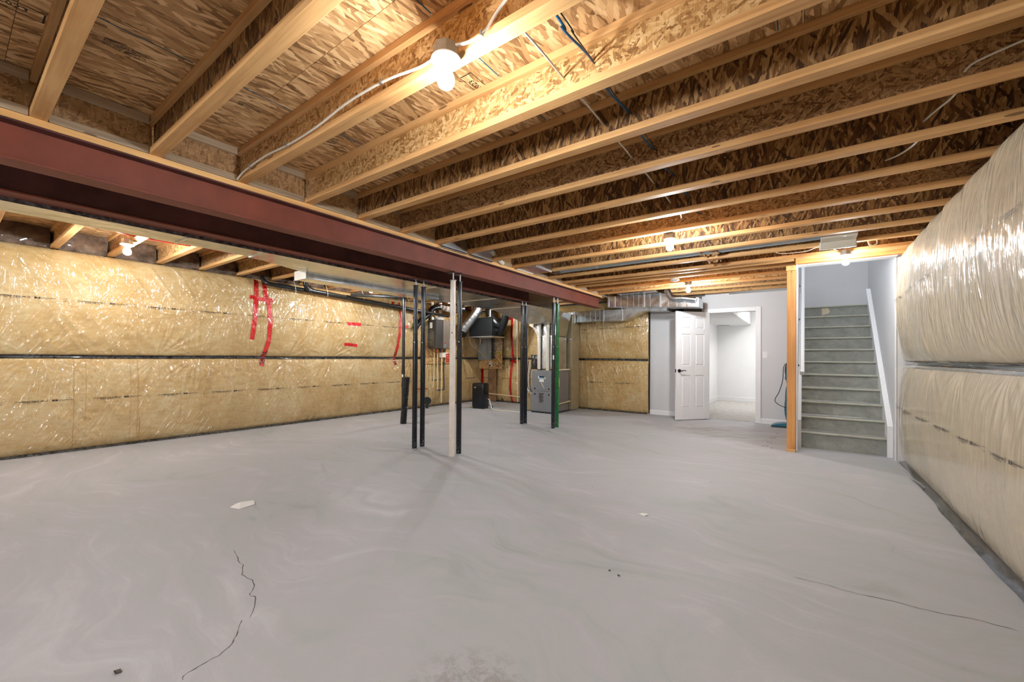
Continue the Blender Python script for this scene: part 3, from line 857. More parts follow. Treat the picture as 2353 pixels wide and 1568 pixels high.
# ------------------------------------------------------------------ stairwell
XSL, XSR = -0.078, 0.845
wsl = root('wall_stairs_left', (-0.13, 7.4, 0), kind='structure')
MB().box(-0.092, XSL, 6.215, 9.1, 0.008, 4.2).build('drywall', M['drywall'], wsl)
MB().box(-0.19, -0.10, 6.24, 8.60, 2.245, 2.283).build('top_plate', M['plate_y'], wsl)
MB().box(-0.19, -0.10, 6.24, 8.60, 2.283, 2.325).build('top_plate', M['plate_y'], wsl)
MB().box(-0.19, -0.10, 6.24, 8.60, 0.0, 0.038).build('sole_plate', M['plate_y'], wsl)
for y in (6.65, 7.06, 7.47, 7.87, 8.28):
    MB().box(-0.189, -0.10, y, y + 0.038, 0.038, 2.245).build('stud', M['stud_z'], wsl)
wsr = root('wall_stairs_right', (0.88, 7.6, 0), kind='structure')
MB().box(XSR, 0.96, 6.405, 9.1, 0, 4.2).build('drywall', M['drywall'], wsr)
MB().box(0.838, 0.852, 6.395, 6.41, 0.0, 2.36).build('corner_bead', M['paint'], wsr)
solid_wall('wall_stairs_back', -0.2, 0.96, 8.95, 9.1, 1.5, 4.2, M['drywall'])
solid_wall('trim_3', -0.09, XSR, 6.264, 6.42, 2.330, 4.2, M['drywall'])
# end stud and plates seen from the room
es = root('wall_end_stud', (-0.143, 6.22, 0), kind='structure')
MB().box(-0.188, -0.098, 6.195, 6.235, 0.038, 2.262).build('stud', M['stud_z'], es, bevel=0.002)
MB().box(-0.192, -0.096, 6.19, 6.24, 0.0, 0.036).build('sole_plate', M['plate_y'], es, bevel=0.002)
MB().box(-0.198, -0.092, 6.185, 6.24, 2.264, 2.325).build('top_plate', M['plate_y'], es, bevel=0.002)
MB().box(-0.098, -0.090, 6.20, 6.24, 2.05, 2.26).build('shim', M['flange_dark'], es)

stairs = root('staircase', (0.37, 7.3, 0), 'grey painted wooden stairs climbing behind the wood stud', 'staircase')
ny0, nz0, dy_, dz_ = 6.575, 0.217, 0.196, 0.1825
XA, XB = -0.042, 0.80
for i in range(11):
    yN = ny0 + dy_ * i; zN = nz0 + dz_ * i
    yB = yN + 0.025
    z_lo = 0.0 if i == 0 else zN - dz_
    MB().box(XA, XB, yB, yB + 0.018, z_lo, zN - 0.024).build('riser', M['stair'], stairs)
    ext = dy_ + 0.02 if i < 10 else 0.45
    MB().box(XA, XB, yB - 0.001, yN + ext, zN - 0.026, zN).build('tread', M['stair'], stairs)
    mbn = MB(); mbn.cyl((XA, yN + 0.008, zN - 0.0135), (XB, yN + 0.008, zN - 0.0135), 0.0135, 12)
    mbn.box(XA, XB, yN + 0.008, yB + 0.004, zN - 0.027, zN)
    mbn.build('nosing', M['nosing'], stairs, smooth=True)
# torn patch in the top riser
yT = ny0 + dy_ * 10 + 0.024; zT = nz0 + dz_ * 10
MB().prism([(0.225, zT - 0.035), (0.305, zT - 0.035), (0.322, zT - 0.06), (0.33, zT - 0.10), (0.31, zT - 0.125), (0.29, zT - 0.128), (0.27, zT - 0.140), (0.25, zT - 0.142), (0.228, zT - 0.155)], 'y', yT - 0.003, yT + 0.001).build('torn_patch', M['filter'], stairs)
# skirt boards
sl = dz_ / dy_
def zline(y): return nz0 + (y - ny0) * sl
def skirt(x0, x1, m=M['paint']):
    up, lo = 0.165, -0.30
    ya_, yb_ = 6.535, 8.62
    mb = MB(); mb.prism([(ya_, 0), (ya_, zline(ya_) + up + 0.02), (yb_, zline(yb_) + up), (yb_, zline(yb_) + lo), (6.56 + 0.32, 0)], 'x', x0, x1)
    return mb
skirt(XB - 0.002, XSR - 0.004).build('skirt_board', M['paint'], stairs)
mb = MB(); mb.prism([(6.530, 0), (6.530, zline(6.535) + 0.190), (8.62, zline(8.62) + 0.170), (8.62, zline(8.62) + 0.150), (6.550, zline(6.55) + 0.165), (6.550, 0)], 'x', XB - 0.010, XSR - 0.002)
mb.build('skirt_cap', M['paint'], stairs, bevel=0.002)
skirt(XSL, XA + 0.001).build('skirt_board', M['paint'], stairs)

rail = root('handrail', (-0.03, 6.6, 1.0), 'white wooden handrail on black brackets along the left stairwell wall', 'handrail')
ra, rb = Vector((-0.034, 6.56, 0.97)), Vector((-0.034, 8.85, 0.97 + 2.29 * 0.93))
mb = MB()
dv = (rb - ra).normalized(); up = Vector((0, -dv.z, dv.y))
sec = [(-0.022, -0.03), (0.022, -0.03), (0.026, -0.005), (0.026, 0.02), (0.016, 0.034), (-0.016, 0.034), (-0.026, 0.02), (-0.026, -0.005)]
vs = [tuple(p + Vector((1, 0, 0)) * a + up * b) for p in (ra, rb) for a, b in sec]
mb.add(vs, [tuple(range(8))[::-1], tuple(range(8, 16))] + [(i, (i + 1) % 8, 8 + (i + 1) % 8, 8 + i) for i in range(8)])
mb.build('rail', M['paint'], rail, bevel=0.003)
for t_ in (0.10, 0.42, 0.70):
    p = ra.lerp(rb, t_)
    mb = MB(); mb.tube(smooth_path([(XSL, p.y, p.z - 0.11), (XSL + 0.03, p.y, p.z - 0.10), (p.x, p.y, p.z - 0.025)], 5), 0.006, 8)
    mb.cyl((XSL, p.y, p.z - 0.11), (XSL + 0.006, p.y, p.z - 0.11), 0.022, 14)
    mb.build('bracket', M['cable_black'], rail, smooth=True)

# ------------------------------------------------------------------ ceiling: subfloor sheets, I-joists, blocking
ceil_ = root('ceiling', (-3, 2.5, ZS), kind='structure')
PXW, PYL, gap = 1.2192, 2.4384, 0.0009
ix = 0
x = -7.32
while x < 1.1:
    y = Y0 - 0.3 - (0.9 if ix % 2 else 0.0)
    while y < 9.1:
        x0, x1, y0, y1 = x + gap, min(x + PXW - gap, 1.1), max(y + gap, Y0 - 0.2), min(y + PYL - gap, 8.86)
        if y1 > y0 + 0.05:
            if x1 > -0.09 and y1 > 6.26:
                if y0 < 6.26: MB().box(max(x0, -0.09) if x0 < -0.09 else x0, x1, y0, 6.26, ZS, ZS + 0.016).build('subfloor_sheet', M['sub'], ceil_)
                if x0 < -0.09: MB().box(x0, -0.092, y0, y1, ZS, ZS + 0.016).build('subfloor_sheet', M['sub'], ceil_)
            else:
                MB().box(x0, x1, y0, y1, ZS, ZS + 0.016).build('subfloor_sheet', M['sub'], ceil_)
        y += PYL
    x += PXW; ix += 1

MB().box(-7.42, 1.2, Y0 - 0.3, 6.26, ZS + 0.018, ZS + 0.05).build('joint_light_blocker', M['found'], ceil_)  # unseen backing added to keep sky light out of the sheet joints
MB().box(-7.42, -0.095, 6.26, 8.9, ZS + 0.018, ZS + 0.05).build('joint_light_blocker', M['found'], ceil_)
SP = 0.4775
FW, FT = 0.0635, 0.038
webs = {0: 'web_dark', 1: 'web_dark', 2: 'web_gold', 3: 'web_gold', 4: 'web_dark', 5: 'web_mid', 6: 'web_dark', 7: 'web_dark', 8: 'web_mid', 9: 'web_dark', 10: 'web_dark', 11: 'web_mid', 12: 'web_dark', 13: 'web_gold', 14: 'web_mid', 15: 'web_gold', 16: 'web_mid', 17: 'web_gold'}
joist_far = {}
def joist(xa, xb, yf, wm):
    yc = yf - FW / 2
    wb_ = MB().box(xa, xb, yc - 0.005, yc + 0.005, ZJ + FT, ZS - FT).build('joist', M[wm], ceil_)
    MB().box(xa, xb, yf - FW, yf, ZJ, ZJ + FT).build('bottom_flange', M['flange'], wb_, bevel=0.002)
    MB().box(xa, xb, yf - FW, yf, ZS - FT, ZS - 0.001).build('top_flange', M['flange'], wb_, bevel=0.002)
for kk in range(-8, 18):
    yf = 0.323 + SP * kk
    joist_far[kk] = yf
    wm = webs.get(kk, 'web_mid' if kk % 2 else 'web_dark')
    xr = 1.04 if yf < 6.2 else -0.10
    joist(-3.30, xr, yf, wm)
    joist(-7.24, -3.34, yf, 'web_mid' if kk % 2 == 0 else 'web_gold')
joist(-0.10, 1.04, 6.245, 'web_mid')
MB().box(-0.10, 1.0, 6.18, 6.262, 2.338, ZJ - 0.001).build('header_plate', M['stud_x'], ceil_, bevel=0.002)
MB().box(-3.30, -0.10, 6.19, 6.235, ZJ, ZJ + FT).build('bottom_flange', M['flange'], ceil_)
for kk in range(-8, 17):
    ya_, yb_ = joist_far[kk] + 0.004, joist_far[kk + 1] - FW - 0.004
    if kk in (6, 9): continue
    b = MB().box(-3.292, -3.278, ya_, yb_, ZJ + 0.01, ZS - 0.005).build('blocking', M['block'], ceil_)
    MB().box(-3.279, -3.255, ya_, yb_, ZS - 0.05, ZS - 0.004).build('top_strip', M['grey_wood'], b)
    MB().box(-3.279, -3.262, ya_, yb_, ZJ + 0.002, ZJ + 0.045).build('bottom_strip', M['grey_wood'], b)
# film folded up over the rim between the joists
for kk in range(-8, 12):
    ya_, yb_ = joist_far[kk] + 0.002, joist_far[kk + 1] - FW - 0.002
    MB().box(0.985, 1.04, ya_, yb_, ZJ - 0.01, ZS - 0.002).build('rim_film', M['film_clear'], ceil_)
for kk in range(-8, 17):
    ya_, yb_ = joist_far[kk] + 0.002, joist_far[kk + 1] - FW - 0.002
    mb = MB(); n = 9
    for i in range(n + 1):
        yy = ya_ + (yb_ - ya_) * i / n
        for j, z in enumerate((2.35, 2.42, 2.52, ZS - 0.003)):
            mb.v.append((-7.13 + 0.05 * (j == 1) + 0.03 * (j == 2) + 0.05 * float(vn(i * 0.8 + kk * 3, j * 1.3, 51)), yy, z))
    mb.f += [(i * 4 + j, i * 4 + j + 1, i * 4 + j + 5, i * 4 + j + 4) for i in range(n) for j in range(3)]
    mb.build('rim_film', M['film_clear'], ceil_, smooth=True)

# stamps on the subfloor (seen from below: mirrored so that they read correctly from the room)
def stamp(lines, x, y, ang, size, box=None):
    z = ZS - 0.0012
    V, F, n = [], [], 0
    for i, t_ in enumerate(lines):
        v, f = text_mesh(t_, size, 0.0004)
        V.append(v + np.array([0, -i * size * 1.1])); F += [tuple(a + n for a in q) for q in f]; n += len(v)
    if box:
        bw, bh = box
        for a in (bar(-0.02, bw, size, size + 0.004), bar(-0.02, -0.014, -bh, size), bar(bw, bw + 0.006, -bh, size), bar(-0.02, bw, -bh, -bh + 0.004)):
            V.append(a[0]); F += [tuple(i_ + n for i_ in q) for q in a[1]]; n += 4
    V = np.concatenate(V); c, s_ = math.cos(ang), math.sin(ang)
    # text x -> direction (c,s); text y -> chosen so it is readable from below
    X = x + V[:, 0] * c + V[:, 1] * s_; Y = y + V[:, 0] * s_ - V[:, 1] * c
    me = bpy.data.meshes.new('stamp'); off = wloc(ceil_)
    me.from_pydata([(a - off.x, b - off.y, z - off.z) for a, b in zip(X, Y)], [], F); me.materials.append(M['ink'])
    o = bpy.data.objects.new('stamp', me); C.objects.link(o); o.parent = ceil_
spec_ = ['SHEATHING SPAN 24', 'EXPOSURE 1  2R24', 'CSA O325  SIZED FOR', 'SPACING  MILL 420']
stamp(spec_, -2.64, 0.43, PI / 2, 0.016)
stamp(['STRENGTH AXIS', 'THIS DIRECTION', '15/32 CAT'], -2.66, 0.99, PI / 2, 0.016)
stamp(spec_, -2.60, 1.40, PI / 2, 0.018)
stamp(['2023'], -1.43, 1.71, -PI / 2, 0.045, (0.13, 0.03))
stamp(['2023'], -2.72, 0.12, PI / 2, 0.045, (0.13, 0.03))
stamp(spec_, -1.45, 1.82, PI / 2, 0.018)
# chalk lines
M['chalk'] = plain('blue_chalk', srgb(20, 92, 120), 0.8)
for xx in (-2.50, -1.30, -0.10):
    for kk in range(-3, 9):
        MB().box(xx - 0.0025, xx + 0.0025, joist_far[kk] + 0.01, joist_far[kk + 1] - FW - 0.01, ZS - 0.0015, ZS - 0.0005).build('chalk_line', M['chalk'], ceil_)

# ================================================================== THINGS
# ------------------------------------------------------------------ steel beams
def steel_beam(x, y_end, zb, label, plate=True):
    r = root('steel_beam', (x, 2.0, zb), label, 'beam')
    zt = 2.342
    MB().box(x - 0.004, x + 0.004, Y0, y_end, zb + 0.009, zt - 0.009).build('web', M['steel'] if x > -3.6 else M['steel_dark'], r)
    MB().box(x - 0.070, x + 0.070, Y0, y_end, zb, zb + 0.011).build('bottom_flange', M['steel'], r, bevel=0.002)
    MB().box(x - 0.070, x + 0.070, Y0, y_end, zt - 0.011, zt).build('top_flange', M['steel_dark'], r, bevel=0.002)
    # the nailer plate: lengths of lumber butted end to end
    ys = [Y0, -1.2, 2.05, 4.62, y_end + 0.02] if x > -3.6 else [Y0, 0.4, 3.6, y_end + 0.02]
    for a, b in zip(ys[:-1], ys[1:]):
        MB().box(x - 0.070, x + 0.068, a + 0.001, b - 0.001, zt, ZJ).build('nailer_plate', M['plate_y'], r, bevel=0.002)
    return r
steel_beam(-3.333, 7.60, 2.135, 'long dull-red steel beam with wooden nailer on top, nearer the camera')
steel_beam(-3.975, 6.05, 2.128, 'dull-red steel beam running parallel behind the nearer red beam')

# ------------------------------------------------------------------ adjustable posts
def post(x, y, zb, r_, m, mt, label, group=None, dusty=True):
    p = root('steel_post', (x, y, 0), label, 'post', 'telescoping posts under the steel beams')
    zc = 2.035
    MB().tube([(x, y, 0.0), (x, y, 1.36)], [r_, r_], 24).build('lower_tube', m, p, smooth=True)
    MB().tube([(x, y, 1.34), (x, y, zc)], [r_ - 0.003, r_ - 0.003], 24).build('upper_tube', mt, p, smooth=True)
    for z in (1.33, 1.22, 1.52, 1.64, 1.43):
        a = 0.5 if int(z * 100) % 2 else -0.9
        px_, py_ = x + math.sin(a) * r_ * 0.98, y - math.cos(a) * r_ * 0.98
        MB().cyl((px_ - math.sin(a) * 0.004, py_ + math.cos(a) * 0.004, z), (px_ + math.sin(a) * 0.004, py_ - math.cos(a) * 0.004, z), 0.007, 10).build('pin_hole' if z != 1.33 else 'pin', M['cable_black'] if z != 1.33 else M['zinc'], p)
    MB().cyl((x, y, zc), (x, y, zc + 0.008), r_ + 0.006, 24).build('cap', mt if m != M['white_post'] else M['box_metal'], p)
    MB().cyl((x, y, zc + 0.008), (x, y, zb - 0.008), 0.010, 12).build('screw', M['zinc'], p, smooth=True)
    MB().box(x - 0.07, x + 0.07, y - 0.046, y + 0.046, zb - 0.008, zb - 0.0005).build('bearing_plate', M['steel_dark'], p, bevel=0.002)
    if dusty:
        mb = MB()
        rnd = random.Random(int(x * 100 + y * 77))
        for _ in range(60):
            a = rnd.uniform(-2.2, 1.4); z = 0.004 + abs(rnd.gauss(0, 0.10)); s_ = rnd.uniform(0.0008, 0.003)
            cx, cy = x + math.sin(a) * (r_ + 0.0006), y - math.cos(a) * (r_ + 0.0006); tx, ty = math.cos(a), math.sin(a)
            mb.add([(cx - tx * s_, cy - ty * s_, z - s_), (cx + tx * s_, cy + ty * s_, z - s_), (cx + tx * s_, cy + ty * s_, z + s_), (cx - tx * s_, cy - ty * s_, z + s_)], [(0, 1, 2, 3)])
        mb.build('mortar_specks', M['concrete'], p, kind='stuff')
    mb = MB()
    rnd = random.Random(int(x * 300 + y * 7)); n = 16
    prof = [r_ + rnd.uniform(0.002, 0.018) for _ in range(n)]
    mb.v = [(x + r_ * 0.96 * math.cos(2 * PI * i / n), y + r_ * 0.96 * math.sin(2 * PI * i / n), 0.012) for i in range(n)] + [(x + prof[i] * math.cos(2 * PI * i / n), y + prof[i] * math.sin(2 * PI * i / n), 0.001) for i in range(n)]
    mb.f = [(i, (i + 1) % n, n + (i + 1) % n, n + i) for i in range(n)]
    mb.build('grout_ring', M['concrete'], p)
    return p
RB, RW = 0.031, 0.035
post(-3.325, 3.465, 2.135, RW, M['white_post'], M['white_post'], 'cream white steel post, the only white one under the beams')
post(-3.333, 3.590, 2.135, RB, M['black'], M['black'], 'black steel post standing right behind the white post')
post(-3.965, 3.465, 2.128, RB, M['black'], M['black'], 'left one of the pair of black posts nearest the yellow left wall')
post(-3.968, 3.595, 2.128, RB, M['black'], M['black'], 'right one of the pair of black posts left of the white post')
post(-3.955, 5.830, 2.128, RB, M['black'], M['black'], 'left one of the twin black posts left of the grey furnace')
post(-3.945, 5.925, 2.128, RB, M['black'], M['black'], 'right one of the twin black posts left of the grey furnace')
post(-3.318, 5.795, 2.135, RB, M['black'], M['black'], 'black steel post in front of the furnace, beside the green post')
pg = post(-3.315, 5.915, 2.135, RB, M['green'], M['green'], 'green steel post beside the grey furnace')
MB().obox((-3.300, 5.763, 1.155), (0.022, 0.002, 0.07), 0.2).build('paper_tag', M['paper'], bpy.data.objects['steel_post.006'])

# ------------------------------------------------------------------ bare bulbs
def bulb_lamp(x, y, label, glow='bulb', zt=ZJ, box=True):
    r = root('bulb_lamp', (x, y, zt), label, 'lamp', 'bare bulbs on the joists')
    if box:
        MB().lathe((x, y, zt - 0.045), [(0.050, 0.0), (0.050, 0.052)], 8).build('junction_box', M['box_metal'], r, bevel=0.002)
    hb = MB().lathe((x, y, zt - 0.045), [(0.058, 0.0), (0.060, -0.006), (0.056, -0.012), (0.034, -0.019), (0.025, -0.026), (0.023, -0.038), (0.0205, -0.039)], 28).build('lamp_holder', M['porcelain'], r, smooth=True)
    for s_ in (-1, 1):
        MB().cyl((x + 0.042 * s_, y - 0.01, zt - 0.058), (x + 0.042 * s_, y - 0.01, zt - 0.063), 0.005, 8).build('screw', M['zinc'], hb)
    MB().lathe((x, y, zt - 0.078), [(0.014, 0.0), (0.015, -0.008), (0.022, -0.018), (0.030, -0.030), (0.0345, -0.046), (0.034, -0.060), (0.027, -0.074), (0.014, -0.083), (0.003, -0.085)], 20).build('bulb', M[glow], r, smooth=True)
    return r
bulb_lamp(-1.165, 1.163, 'bare bulb on a joist nearest the camera, with a grey cable looping away', 'bulb_soft')
bulb_lamp(-1.09, 4.195, 'bare bulb halfway back between the loose cable ends and the far wall')
bulb_lamp(-1.53, 7.00, 'bare bulb just in front of the white doorway wall')
bulb_lamp(0.37, 5.935, 'bare bulb in front of the stair opening', 'bulb_dim')
bulb_lamp(-5.91, 1.164, 'bare bulb on the left under the red line, near the top of the yellow wall')
bulb_lamp(-5.91, 4.198, 'bare bulb far left beside the black drain pipes')
bulb_lamp(-5.60, 6.87, 'bare bulb hidden above the trunk duct near the water heater')
bulb_lamp(-1.17, -1.92, 'bare bulb behind the camera on the right', 'bulb_strong')
bulb_lamp(-5.91, -1.92, 'bare bulb behind the camera on the left', 'bulb_strong')

# added area light that fills the room from the made-up window
ld = bpy.data.lights.new('added_fill_light', 'AREA'); ld.shape = 'RECTANGLE'; ld.size = 3.5; ld.size_y = 1.25; ld.energy = WINDOW_FILL; ld.color = (0.94, 0.97, 1.0)
lo = bpy.data.objects.new('added_fill_light', ld); C.objects.link(lo); lo.location = (-2.5, Y0 - 0.15, 1.6); lo.rotation_euler = (PI / 2, 0, 0)
lo.rotation_euler = (math.radians(90), 0, 0)

def hang(mat, pts, r, name, label, cat, group=None, n=8, sm=8):
    o = MB().tube(smooth_path(pts, sm), r, n).build(name, mat, None, smooth=True)
    return tag(o, label, cat, group)

# ------------------------------------------------------------------ cables
Yj = [joist_far[i] - FW / 2 for i in range(0, 12)]   # web planes
def swag(x, ya, yb, z, dx=0.0, sag=0.03):
    return [(x, ya, z), (x + dx * 0.3, ya + (yb - ya) * 0.35, z - sag), (x + dx * 0.8, ya + (yb - ya) * 0.75, z - sag * 0.8), (x + dx, yb, z)]
pts = [(-0.83, -1.2, 2.50)]
for i in range(2, 9):
    pts += [(-0.79 - 0.006 * (i % 3), Yj[i] - 0.02, 2.505), (-0.795, Yj[i] + 0.2, 2.475)]
hang(M['cable_blue'], pts, 0.0052, 'blue_cable', 'thin bright blue cable threaded through the joists near the first bulb', 'cable')
pts = [(-0.80, -1.2, 2.49)]
for i in range(2, 9):
    pts += [(-0.775 - 0.006 * (i % 2), Yj[i] - 0.02, 2.49), (-0.76 - 0.01 * (i % 2), Yj[i] + 0.22, 2.455)]
hang(M['cable_black'], pts, 0.0030, 'black_cable', 'thin black cable running beside the blue cable through the joists', 'cable')
pts = [(-0.92, 1.26, 2.50)]
for i in range(2, 8):
    pts += [(-0.94, Yj[i] + 0.02, 2.485), (-0.915, Yj[i] + 0.22, 2.455)]
pts += [(-0.95, Yj[8] - 0.02, 2.47), (-0.90, Yj[8] + 0.12, 2.44), (-0.84, Yj[8] + 0.16, 2.47)]
hang(M['cable_white'], pts, 0.0048, 'white_cable', 'white cable threaded through the joists left of the blue cable', 'cable')
cz = root('light_cable', (-2.4, 1.2, 2.42), 'grey white cable stapled along the joist to the nearest bulb', 'cable')
MB().tube(smooth_path([(-3.24, 1.205, 2.385), (-3.1, 1.20, 2.41), (-2.8, 1.20, 2.425), (-2.5, 1.20, 2.41), (-2.2, 1.20, 2.415), (-1.9, 1.20, 2.445), (-1.6, 1.20, 2.44), (-1.35, 1.195, 2.40), (-1.22, 1.175, 2.385)], 8), 0.006, 8).build('cable', M['cable_white'], cz, smooth=True)
MB().tube(smooth_path([(-1.115, 1.165, 2.372), (-1.06, 1.185, 2.375), (-1.0, 1.20, 2.395), (-0.93, 1.205, 2.455), (-0.88, 1.21, 2.485), (-0.86, 1.24, 2.49)], 8), 0.006, 8).build('cable', M['cable_white'], cz, smooth=True)
for (x_, z_) in ((-3.02, 2.418), (-2.52, 2.411), (-1.62, 2.441), (-1.01, 2.39)):
    MB().box(x_ - 0.004, x_ + 0.004, 1.188, 1.206, z_ - 0.010, z_ + 0.010).build('staple', M['zinc'], cz)
hang(M['cable_white'], [(-0.35, 5.60, 2.46), (-0.25, 5.72, 2.395), (0.0, 5.80, 2.40), (0.12, 5.84, 2.44), (0.25, 5.88, 2.41), (0.32, 5.93, 2.37)], 0.005, 'stair_cable', 'white cable curving to the bulb by the stair opening', 'cable')
hang(M['cable_black'], [(-1.04, 4.18, 2.42), (-0.9, 4.17, 2.43), (-0.75, 4.165, 2.45), (-0.70, 4.16, 2.47)], 0.005, 'dark_cable', 'dark cable running from the middle bulb along its joist', 'cable')
for i, (x_, y_) in enumerate(((0.66, 2.75), (0.56, 3.20), (0.52, 3.70))):
    a, b = [(0.92, Yj[5] - 0.01, 2.52), (0.80, Yj[5] - 0.06, 2.50), (0.62, Yj[5] - 0.04, 2.47), (0.58, Yj[5] - 0.01, 2.45)], None
    if i == 1: a = [(0.60, Yj[5] + 0.015, 2.44), (0.58, Yj[5] + 0.16, 2.43), (0.55, Yj[6] - 0.12, 2.46), (0.53, Yj[6] - 0.01, 2.47)]
    if i == 2: a = [(0.55, Yj[6] + 0.015, 2.46), (0.53, Yj[6] + 0.16, 2.43), (0.48, Yj[7] - 0.15, 2.44), (0.43, Yj[7] - 0.01, 2.47)]
    hang(M['cable_white'], a, 0.0055, 'white_cable', ('white cable leaving a joist at the top edge of the puffy right wall', 'short white cable crossing the joist bay next to the right wall', 'white cable bowing down one bay further back by the right wall')[i], 'cable')
hang(M['cable_white'], [(0.46, 4.10, 2.49), (0.42, 4.14, 2.43), (0.44, 4.22, 2.42), (0.47, 4.30, 2.46), (0.47, 4.48, 2.48)], 0.005, 'white_cable', 'small white cable hook hanging where the right bay narrows', 'cable')
hang(M['cable_white'], [(0.52, 5.60, 2.44), (0.54, 5.63, 2.36), (0.58, 5.66, 2.35), (0.61, 5.69, 2.38), (0.60, 5.74, 2.45)], 0.006, 'white_cable', 'white cable looped like a hook near the stair bulb', 'cable')

# crumpled kraft vapour paper stuffed between joists
def crumple(c, s, seed, m):
    rnd = random.Random(seed); mb = MB(); n = 7
    for i in range(n):
        for j in range(n):
            u, v = i / (n - 1) - 0.5, j / (n - 1) - 0.5
            mb.v.append((c[0] + u * s[0] + rnd.uniform(-.1, .1) * s[0], c[1] + v * s[1], c[2] + rnd.uniform(-.5, .5) * s[2]))
    mb.f = [(i * n + j, (i + 1) * n + j, (i + 1) * n + j + 1, i * n + j + 1) for i in range(n - 1) for j in range(n - 1)]
    return mb
M['kraft'] = plain('kraft_paper', srgb(168, 124, 78), 0.6, 0.0, 0.2, 20, 0.3)
tag(crumple((-0.92, 5.32, 2.42), (0.20, 0.22, 0.09), 3, M['kraft']).build('kraft_paper_wad', M['kraft']), 'crumpled brown paper wad between joists beside the grey round duct', 'paper')
tag(crumple((-0.93, 5.66, 2.40), (0.16, 0.12, 0.10), 5, M['kraft']).build('kraft_paper_wad', M['kraft']), 'torn brown paper hanging below a joist, behind the wad beside the duct', 'paper')

# ------------------------------------------------------------------ round duct with boot, panned bays, stub pipe
rd = root('round_duct', (-1.5, 5.32, 2.46), 'blue grey round duct lying in a joist bay and ending in a white boot', 'duct')
MB().tube([(-2.95, 5.33, 2.475), (0.13, 5.31, 2.475)], 0.075, 28).build('pipe', M['pipe_galv'], rd, smooth=True)
for x_ in (-2.35, -0.9): MB().tube([(x_ - 0.02, 5.325, 2.475), (x_ + 0.02, 5.325, 2.475)], 0.077, 28).build('joint', M['galv_flat'], rd, smooth=True)
mb = MB(); mb.tube(smooth_path([(-2.93, 5.33, 2.475), (-3.04, 5.33, 2.48), (-3.10, 5.32, 2.53), (-3.10, 5.32, 2.60)], 5), 0.077, 24); mb.build('elbow', M['film_clear'], rd, smooth=True)
bt = root('register_boot', (0.27, 5.38, 2.42), 'white sheet metal register boot at the end of the round duct', 'duct boot')
MB().prism([(5.22, 2.56), (5.22, 2.40), (5.235, 2.385), (5.42, 2.385), (5.50, 2.33), (5.50, 2.38), (5.44, 2.42), (5.44, 2.56)], 'x', 0.13, 0.42).build('body', M['white_boot'], bt, bevel=0.003)
MB().prism([(5.515, 2.325), (5.50, 2.325), (5.49, 2.40), (5.505, 2.40)], 'x', 0.12, 0.43).build('lip', M['white_boot'], bt)
def panned(x0, x1, k_, label, z=2.365, slope=0.0):
    ya_, yb_ = joist_far[k_] + 0.001, joist_far[k_ + 1] - FW - 0.001
    r = root('joist_bay_duct', ((x0 + x1) / 2, (ya_ + yb_) / 2, z), label, 'duct')
    mb = MB(); mb.prism([(x0, ZS - 0.06), (x0, z + 0.02), (x0 + 0.03, z), (x1 - 0.02, z + slope), (x1, z + 0.02 + slope), (x1, ZS - 0.06)], 'y', ya_, yb_)
    mb.build('body', M['galv'], r, bevel=0.002)
    MB().box(x1 - 0.004, x1 + 0.010, ya_, yb_, z + slope - 0.012, ZS - 0.03).build('end_flange', M['seam'], r)
    MB().box(x0, x0 + 0.09, ya_ - 0.0, yb_, z - 0.006, z + 0.004).build('foil_tape', M['seam'], r)
    return r
panned(-3.32, -2.93, 9, 'shiny sheet metal duct crossing the red beam beside the grey round duct', 2.372)
panned(-3.32, -3.24, 6, 'small galvanised panel closing a joist bay above the red beam')
panned(-3.32, -3.24, 7, 'second small galvanised panel above the beam, behind the white stub pipe')
hang(M['pvc'], [(-3.21, 4.02, 2.50), (-3.23, 4.12, 2.46), (-3.235, 4.30, 2.385)], 0.030, 'stub_pipe', 'short white plastic stub pipe poking down beside the red beam', 'pipe', None, 16, 2)

# smoke and carbon monoxide alarms
def alarm(x, y, label):
    r = root('smoke_alarm', (x, y, ZJ), label, 'smoke alarm')
    MB().lathe((x, y, ZJ - 0.016), [(0.058, 0.0), (0.060, 0.014)], 28).build('base', M['porcelain'], r, smooth=True)
    MB().lathe((x, y, ZJ - 0.046), [(0.040, 0.0), (0.062, 0.008), (0.066, 0.022), (0.060, 0.029)], 28).build('cover', M['porcelain'], r, smooth=True)
alarm(-1.62, 6.53, 'round white smoke alarm on a joist left of the far bulb')

# ------------------------------------------------------------------ trunk duct along the beams
def seams(parent, axis, ps, faces):
    for p_ in ps:
        mb = MB()
        for (a0, a1, b0, b1, c0, c1) in faces(p_): mb.box(a0, a1, b0, b1, c0, c1)
        mb.build('drive_seam', M['seam'], parent)
tk = root('trunk_duct', (-4.3, 2.5, 2.1), 'long flat galvanised trunk duct running beside the second red beam', 'duct')
MB().prism([(-4.055, Y0), (-4.055, 7.05), (-5.10, 7.05), (-5.10, 2.75), (-4.64, 2.42), (-4.34, 1.70), (-4.34, Y0)], 'z', 2.100, 2.33).build('body', M['galv'], tk, bevel=0.003)
for y_ in (-2.0, -0.45, 1.15, 1.72):
    MB().box(-4.345, -4.052, y_, y_ + 0.02, 2.092, 2.10).build('drive_seam', M['seam'], tk)
for y_ in (3.9, 5.2, 6.4):
    MB().box(-5.105, -4.05, y_, y_ + 0.022, 2.092, 2.101).build('drive_seam', M['seam'], tk)
MB().box(-4.055, -4.045, Y0, 6.05, 2.10, 2.13).build('edge_angle', M['film_dark'], tk)
sb = root('side_duct', (-4.9, 3.5, 2.1), 'narrower flat duct starting with a grey end cap left of the trunk duct', 'duct')
MB().box(-4.98, -4.72, 2.50, 4.6, 2.055, 2.10).build('body', M['galv'], sb, bevel=0.003)
